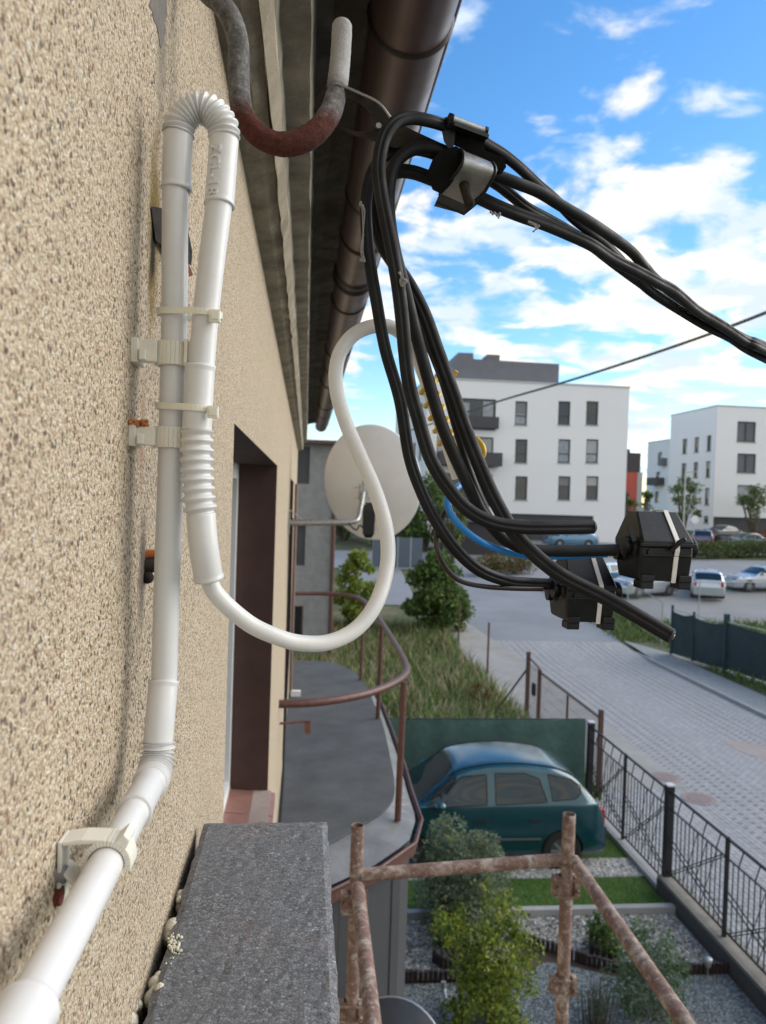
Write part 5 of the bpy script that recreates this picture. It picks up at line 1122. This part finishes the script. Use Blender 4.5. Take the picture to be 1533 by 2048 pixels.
# ================================================================ GARDEN ITEMS
m = M(); m.box((.9, 10.345, -.02), (5.53, 10.455, .09)); tag(m.obj('edging_kerb', CURB, None, (3, 10.4, 0)), 'straight pale concrete kerb between lawn and pebble bed', 'kerb')
def palisade(P, label):
    m = M(); C = crv([(x, y, 0.) for x, y in P], .055)
    for c in C: m.tube([(c[0], c[1], -.03), (c[0], c[1], .13+rnd.uniform(-.01, .01))], .028, 8)
    tag(m.obj('palisade_edging', EDG, None, (C[0][0], C[0][1], 0)), label, 'garden edging', 'dark palisade edging of the beds')
palisade([(.95, 9.0), (1.6, 9.0), (2.2, 8.97)], 'straight dark palisade edging beside the house, left of the golden shrub')
palisade([(3.02, 9.85), (3.2, 9.68), (3.45, 9.5), (3.7, 9.3), (4.1, 9.08), (4.6, 9.0), (5.1, 8.98), (5.5, 8.98)], 'curved dark palisade edging sweeping across to the fence plinth')
def ring_edge(c, r, label):
    palisade([(c[0]+r*cos(a), c[1]+r*sin(a)) for a in [pi+.3+i*.5 for i in range(11)]], label)
def shrub(name, base, parts, mats, size, label, cat, stems=5, h=1., sr=.012, shell=.4, droop=0., group=None):
    b = V(base); t = thing(name, label, cat, b, group); m = M()
    for k in range(stems):
        c = parts[k % len(parts)]; e_ = b+V(c[0]); md = b.lerp(e_, .5)+V((rnd.gauss(0, .05)*h, rnd.gauss(0, .05)*h, 0)); m.tube([tuple(b+V((rnd.gauss(0, .02)*h, rnd.gauss(0, .02)*h, -.05))), tuple(md), tuple(e_)], [sr, sr*.7, sr*.35], 6)
    m.obj('trunk' if cat == 'tree' else 'stem', BARK, t); m = M()
    for off, rad, n in parts: m.leaves(b+V(off), rad, n, size, len(mats), shell, None, droop)
    m.obj('crown' if cat == 'tree' else 'foliage', mats, t); return t
def scatter(H, R0_, R1_, n, per, base=0., jit=.5):
    """clumps stacked along a height with a radius profile"""
    out = []
    for i in range(n):
        t = (i+rnd.random())/n; r = R0_+(R1_-R0_)*t; a = rnd.uniform(0, 2*pi); q = rnd.uniform(.3, 1)*r; s = rnd.uniform(.5, 1.)*max(.05, r*jit)
        out.append(((cos(a)*q, sin(a)*q, base+(H-base)*t), (s, s, s*1.1), int(per*(s/(.3*max(R0_, R1_)+.05))**1.5)+12))
    return out
b = G(915, 1862); shrub('garden_shrub', (b.x+.05, b.y-.0, 0), scatter(1.35, .66, .45, 90, 230, .1, .38), LB, .05, 'large feathery grey green shrub in front of the teal car', 'shrub', 10, 1., .012)
b = V((2.28, 8.05, 0)); shrub('garden_shrub', b, scatter(1.15, .50, .34, 64, 190, .05, .40)+[((.02, .02, 1.25), (.16, .16, .2), 170), ((-.04, 0, 1.45), (.10, .1, .14), 80), ((.2, .05, 1.28), (.12, .1, .12), 80), ((.40, 0, .95), (.15, .12, .12), 90), ((.46, .1, .72), (.13, .12, .1), 70), ((-.1, 0, 1.62), (.05, .05, .09), 26)]+[((-.5, .25, 1.0), (.16, .16, .14), 140), ((-.35, .2, .85), (.15, .14, .12), 120), ((-.55, .3, 1.15), (.09, .09, .09), 60), ((.28, .1, 1.15), (.14, .12, .16), 110), ((.12, 0, 1.48), (.11, .1, .14), 90)], LY, .05, 'golden green conifer shrub in the middle of the gravel garden', 'shrub', 10, 1., .012, .5, .8)
b = G(905, 1920); shrub('garden_shrub', (b.x, b.y, 0), scatter(.6, .27, .2, 26, 110, .25, .4), LY, .04, 'small yellowish shrub on a bare stem in a round edging by the wall', 'shrub', 4, .5, .014); ring_edge((b.x, b.y), .26, 'ring of dark palisade edging round the small yellowish shrub')
b = G(1205, 1905); shrub('garden_shrub', (b.x, b.y, 0), scatter(.42, .25, .14, 26, 110, .06, .4), LG, .05, 'small round dark green shrub among the pebbles behind the scaffold tube', 'shrub', 5, .4, .01); ring_edge((b.x, b.y), .17, 'ring of dark edging round the small dark green shrub')
b = G(1300, 2035); shrub('garden_shrub', (b.x, b.y, 0), scatter(.9, .46, .3, 60, 130, .1, .34), LB[:2]+[LG[0]], .045, 'bluish feathery shrub behind the slanting scaffold tube at lower right', 'shrub', 10, .7, .01)
b = G(1190, 2070); m = M(); t = thing('rosemary_bush', 'upright dark green needle bush right of the scaffold post', 'shrub', (b.x, b.y, 0))
for k in range(46):
    a = rnd.uniform(0, 2*pi); q = rnd.uniform(0, .22); h = rnd.uniform(.3, .58); x, y = b.x+cos(a)*q, b.y+sin(a)*q
    C = [V((x, y, 0)), V((x+cos(a)*.03, y+sin(a)*.03, h*.5)), V((x+cos(a)*.06, y+sin(a)*.06, h))]; m.tube(C, [.006, .005, .003], 5, 0)
    for j in range(26):
        p = C[0].lerp(C[2], rnd.uniform(.15, 1.)); d_ = V((rnd.gauss(0,1), rnd.gauss(0,1), rnd.gauss(1,.5))).normalized()*.045; w_ = d_.cross(V((0,0,1))).normalized()*.006; m.add([p-w_, p+w_, p+d_], [(0,1,2)], 1+rnd.randrange(2))
m.obj('foliage', [BARK, LG[1], LB[1]], t)
b = G(1415, 1965); t = thing('solar_lamp', 'little solar spike lamp beside the curved edging near the plinth', 'garden lamp', (b.x, b.y, 0)); m = M(); m.tube([b, b+V((0,0,.22))], .008, 8); m.obj('spike', STEEL, t); m = M(); m.tube([b+V((0,0,.2)), b+V((0,0,.26)), b+V((0,0,.3)), b+V((0,0,.31))], [.03, .045, .05, .01], 12); m.obj('lamp_head', GALV, t)
a, c_ = G(888, 1998), G(905, 2075); m = M(); m.tube([a+V((0,0,.12)), c_+V((0,0,.03))], .02, 8); m.tube([a+V((0,0,.10)), a+V((-.01,.01,.2))], .03, 8); tag(m.obj('garden_hose_pipe', GALV, None, c_), 'short pale metal pipe lying on the slate gravel left of the golden shrub', 'pipe')
for px, py, lab in ((1330, 1556, 'farther reddish manhole cover in the paved street'), (1398, 1598, 'nearer reddish manhole cover in the paved street')):
    p = G(px, py); m = M(); m.tube([(p.x, p.y, -.02), (p.x, p.y, .004)], .33, 32); m.tube([(p.x, p.y, .0), (p.x, p.y, .010)], .24, 32, 1)
    tag(m.obj('manhole_cover', [m_conc('reddish_ring_blocks', (.30,.245,.24), .12, 8), m_conc('rusty_iron_cover', (.25,.20,.19), .2, 20)], None, (p.x, p.y, 0)), lab, 'manhole cover', 'manhole covers in the street')
sheet('paving_repair', [tuple(G(*p)[:2]) for p in ((1440, 1480), (1475, 1482), (1533, 1492), (1600, 1515), (1600, 1535), (1533, 1522), (1480, 1503))], m_conc('sandy_repair', (.36,.31,.28), .12, 2, .3, .004), -.002)

# ================================================================ BACKGROUND VEGETATION
def tree(px, py, H, Rr, mats, label, n=26, per=70, size=.22, trunk=.12, base=.25, group=None, name='tree', y=None):
    p = G(px, py) if y is None else PY(px, py, y); z = gz(p.y); parts = []
    for i in range(n):
        t = rnd.random(); a = rnd.uniform(0, 2*pi); pr = sin(pi*min(1, .12+t*.86))**.7; q = Rr*pr*rnd.uniform(.25, .95); s = Rr*rnd.uniform(.16, .36)
        parts.append(((cos(a)*q, sin(a)*q, H*(base+(1-base)*t*.92)), (s, s, s*.85), int(per*rnd.uniform(.6, 1.3))))
    return shrub(name, (p.x, p.y, z), parts, mats, size, label, 'tree', 9, H*.4, trunk, .45, 0, group)
tree(712, 1262, 3.4, .85, [LY[0], LG[2], LY[1]], 'slim yellow green young tree right of the grey neighbouring house', 40, 130, .17, .05, .05)
tree(870, 1262, 3.3, 1.25, [LG[0], LG[2], LG[1]], 'dense green bush at the end of the meadow beside the road', 64, 150, .20, .05, .02)
tree(915, 1262, 2.0, .7, [LB[2], LG[0], LG[2]], 'lower olive coloured bush at the road edge beside the dense green bush', 18, 90, .13, .04, .02)
tree(960, 1425, .9, .35, [LR[0], LR[1], LD[1]], 'small rust brown dock plant in the dry meadow', 8, 50, .08, .015, .1)
tree(850, 1100, 5.5, 1.9, LG, 'dark green tree beside the slatted shelter below the dish', 34, 90, .28, .1, .15)
tree(905, 1120, 4.5, 1.3, [LB[2], LG[0], LG[2]], 'pale olive tree just left of the slatted shelter', 26, 80, .24, .1, .2)
tree(770, 1092, 6, 2.6, LG, 'broad dark tree behind the dish, left of the white block', 40, 100, .3, .15, .1)
tree(690, 1080, 5, 2.4, [LG[0], LG[1], LG[2]], 'green tree beside the brown downpipe of the grey house', 36, 100, .3, .15, .05)
tree(1368, 1082, 5.6, 1.6, [LG[0], LB[2], LG[1]], 'street tree in front of the left side of the right white block', 22, 60, .25, .08, .35)
tree(1506, 1080, 5.2, 1.7, [LG[0], LB[2], LG[1]], 'street tree before the dark ground floor at the right edge', 22, 60, .25, .08, .35)
tree(1293, 1040, 4.5, .8, LG, 'narrow far tree in front of the pale bluish block', 12, 50, .3, .08, .2, y=85)
tree(1262, 1040, 3.2, 1.2, [LR[1], LG[2], LG[0]], 'low autumn coloured tree in front of the red building', 14, 50, .3, .06, .1, y=88)
def hedge(pa, pb, h, w, mats, label, n=40, per=130, size=.14):
    a, b = V(pa), V(pb); t = thing('hedge', label, 'hedge', a.lerp(b, .5)); m = M()
    for i in range(n):
        q = a.lerp(b, (i+rnd.random())/n); q.z = gz(q.y); m.leaves(q+V((rnd.uniform(-w, w)*.3, rnd.uniform(-w, w)*.3, h*rnd.uniform(.35, .62))), (w*.7, w*.7, h*.45), per, size, len(mats), .5)
    m.obj('foliage', mats, t); m = M()
    for i in range(n): q = a.lerp(b, (i+.5)/n); q.z = gz(q.y); m.tube([q, q+V((rnd.uniform(-.1,.1), 0, h*.6))], .03, 5)
    m.obj('stem', BARK, t)
p, q = G(1360, 1118), G(1640, 1112); hedge(p, q, 1.35, .8, [LG[0], LG[1], LR[1]], 'long green hedge between the two car parks', 60, 130, .17)
p, q = G(955, 1152), G(1062, 1148); hedge(p, q, 1.3, .7, LR, 'russet brown low hedge in front of the slatted shelter', 26, 120, .14)
p, q = G(1400, 1082), G(1600, 1078); hedge(p, q, .9, .6, [LR[0], plain('red_blossom', (.4,.05,.04), .7), LG[0]], 'low reddish flower hedge before the right white block', 30, 70, .18)
p, q = PY(600, 1060, 85), PY(860, 1060, 85); hedge(V((p.x-20, 90, 3.4)), V((q.x+6, 90, 3.4)), 4.5, 3.5, LG, 'far dark green row of bushes closing the view left of the white block', 44, 130, .5)
# street lamp and sign
p = PY(1366, 1085, 60); t = thing('street_lamp', 'tall thin grey street lamp before the right white block', 'street lamp', (p.x, p.y, gz(60))); m = M(); hz = PY(1370, 945, 60).z; m.tube([(p.x, 60, gz(60)), (p.x, 60, hz)], [.09, .05], 8); m.obj('pole', GALV, t); m = M(); m.beam((p.x, 60, hz), (p.x+.9, 60, hz+.1), .18, .08); m.obj('lamp_head', GALV, t)
p = PY(1388, 1080, 58); t = thing('road_sign', 'small round white faced road sign near the street lamp', 'sign', (p.x, 58, gz(58))); m = M(); m.tube([(p.x, 58, gz(58)), (p.x, 58, gz(58)+2.6)], .03, 8); m.obj('pole', GALV, t); m = M(); m.tube([(p.x, 57.95, gz(58)+2.4), (p.x, 57.93, gz(58)+2.4)], .32, 20); m.obj('sign_face', WPAINT, t)
t = thing('fence_panel_stack', 'bluish metal site fence panels standing behind the bush left of the road', 'fence', (5, 48, gz(48))); m = M()
for i in range(4): a = V((4.2+i*.7, 46-i*.5, gz(46))); m.beam(a, a+V((0,0,2)), .06, .06); 
m.obj('post', GALV, t); m = M(); m.box((4.2, 45.9, gz(46)+.1), (7.2, 45.95, gz(46)+1.9)); m.obj('panel', plain('blue_grey_panel', (.10,.13,.17), .6), t)
# overhead line across the sky
m = M(); m.tube(crv([tuple(PY(*q)) for q in ((1900, 460, 4.), (1700, 555, 5.2), (1533, 625, 6.2), (1400, 675, 7.2), (1250, 726, 8.5), (1120, 767, 10), (990, 805, 12), (840, 855, 16), (672, 905, 26.4))], .2), .016, 8)
tag(m.obj('overhead_line', plain('weathered_grey_green_line', (.13,.15,.12), .7), None, PY(1533, 625, 6.2)), 'thin greenish overhead line rising to the right across the sky', 'overhead line')

# ================================================================ LIGHT, SKY, CAMERA
SUN = V((.80, .14, .46)).normalized()
w = bpy.data.worlds.new('World'); S.world = w; w.use_nodes = True; nt = w.node_tree; bg = nt.nodes['Background']
sky = nt.nodes.new('ShaderNodeTexSky'); sky.sky_type = 'NISHITA'; sky.sun_disc = False; sky.sun_elevation = math.asin(SUN.z); sky.sun_rotation = math.atan2(SUN.x, SUN.y); sky.air_density = 1.; sky.dust_density = .25; sky.ozone_density = 2.
tc = nt.nodes.new('ShaderNodeTexCoord'); L = nt.links.new
def wn(ty, **k):
    x = nt.nodes.new('ShaderNode'+ty)
    for a, b in k.items():
        if a.startswith('_'): setattr(x, a[1:], b)
        else:
            i = x.inputs[int(a[1:])] if a[0] == 'i' and a[1:].isdigit() else x.inputs[a]
            if isinstance(b, bpy.types.NodeSocket): L(b, i)
            else: i.default_value = b
    return x
sx = wn('SeparateXYZ', i0=tc.outputs['Generated'])
zc = wn('Math', _operation='MAXIMUM', i0=sx.outputs['Z'], i1=.0).outputs[0]; zp = wn('Math', _operation='ADD', i0=zc, i1=.16).outputs[0]
dx = wn('Math', _operation='DIVIDE', i0=sx.outputs['X'], i1=zp).outputs[0]; dy = wn('Math', _operation='DIVIDE', i0=sx.outputs['Y'], i1=zp).outputs[0]
cv = wn('CombineXYZ', X=dx, Y=dy, Z=0.).outputs[0]
n1 = wn('TexNoise', Vector=cv, Scale=4.6, Detail=10., Roughness=.55, Distortion=.3).outputs['Fac']
n2 = wn('TexNoise', Vector=cv, Scale=1.15, Detail=3., Roughness=.5).outputs['Fac']
n3 = wn('TexNoise', Vector=cv, Scale=3.2, Detail=7., Roughness=.6).outputs['Fac']
# cloud cover: more in a mid-height belt, thin near the zenith side and horizon
el = wn('ValToRGB', Fac=sx.outputs['Z']); cr = el.color_ramp
pts = [(0, .0), (.10, .03), (.18, .12), (.28, .17), (.36, .13), (.46, .02), (.62, .0)]
while len(cr.elements) < len(pts): cr.elements.new(.5)
for e_, (a, b) in zip(cr.elements, pts): e_.position = a; e_.color = (b, b, b, 1)
xr = wn('MapRange', Value=sx.outputs['X'], i1=-.05, i2=.55, i3=-.03, i4=.06).outputs[0]
s1 = wn('Math', _operation='ADD', i0=n1, i1=el.outputs[0]).outputs[0]; s2_ = wn('Math', _operation='MULTIPLY_ADD', i0=n2, i1=.45, i2=s1).outputs[0]; yb = wn('MapRange', Value=sx.outputs['Y'], i1=.1, i2=-.5, i3=0., i4=.22).outputs[0]; s3 = wn('Math', _operation='ADD', i0=wn('Math', _operation='ADD', i0=s2_, i1=xr).outputs[0], i1=yb).outputs[0]  # extra cloud cover behind the camera, added to brighten facades facing it
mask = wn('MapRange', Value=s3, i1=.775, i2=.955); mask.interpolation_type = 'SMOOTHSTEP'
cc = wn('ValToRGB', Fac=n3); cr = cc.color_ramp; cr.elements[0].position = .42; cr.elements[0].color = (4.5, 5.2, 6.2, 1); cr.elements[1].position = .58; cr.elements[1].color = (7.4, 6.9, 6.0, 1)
hs_ = wn('HueSaturation', Saturation=1.3, Value=1.28, Color=sky.outputs[0])
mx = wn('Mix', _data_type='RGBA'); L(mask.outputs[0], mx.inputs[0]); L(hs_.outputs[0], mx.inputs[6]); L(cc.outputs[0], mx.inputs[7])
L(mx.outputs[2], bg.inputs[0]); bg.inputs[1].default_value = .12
ld = bpy.data.lights.new('sun', 'SUN'); ld.energy = 2.0; ld.angle = radians(56); ld.color = (1, .93, .83); lo_ = bpy.data.objects.new('sun', ld); COL.objects.link(lo_); lo_.rotation_euler = SUN.to_track_quat('Z', 'Y').to_euler()
cd = bpy.data.cameras.new('camera'); co = bpy.data.objects.new('camera', cd); COL.objects.link(co); S.camera = co
cols = [R.col[0], R.col[1], R.col[2]]
rot = Matrix(((R[0][0], R[0][1], -R[0][2]), (R[1][0], R[1][1], -R[1][2]), (R[2][0], R[2][1], -R[2][2])))
co.matrix_world = Matrix.Translation(CAM) @ rot.to_4x4()
cd.sensor_fit = 'VERTICAL'; cd.sensor_height = 36; cd.lens = 36*F/2048; cd.clip_start = .02; cd.clip_end = 3000
cd.dof.use_dof = True; cd.dof.focus_distance = .66; cd.dof.aperture_fstop = 13
S.view_settings.view_transform = 'Standard'; S.view_settings.look = 'None'; S.view_settings.exposure = 0.6; S.view_settings.gamma = 1
S.cycles.max_bounces = 6
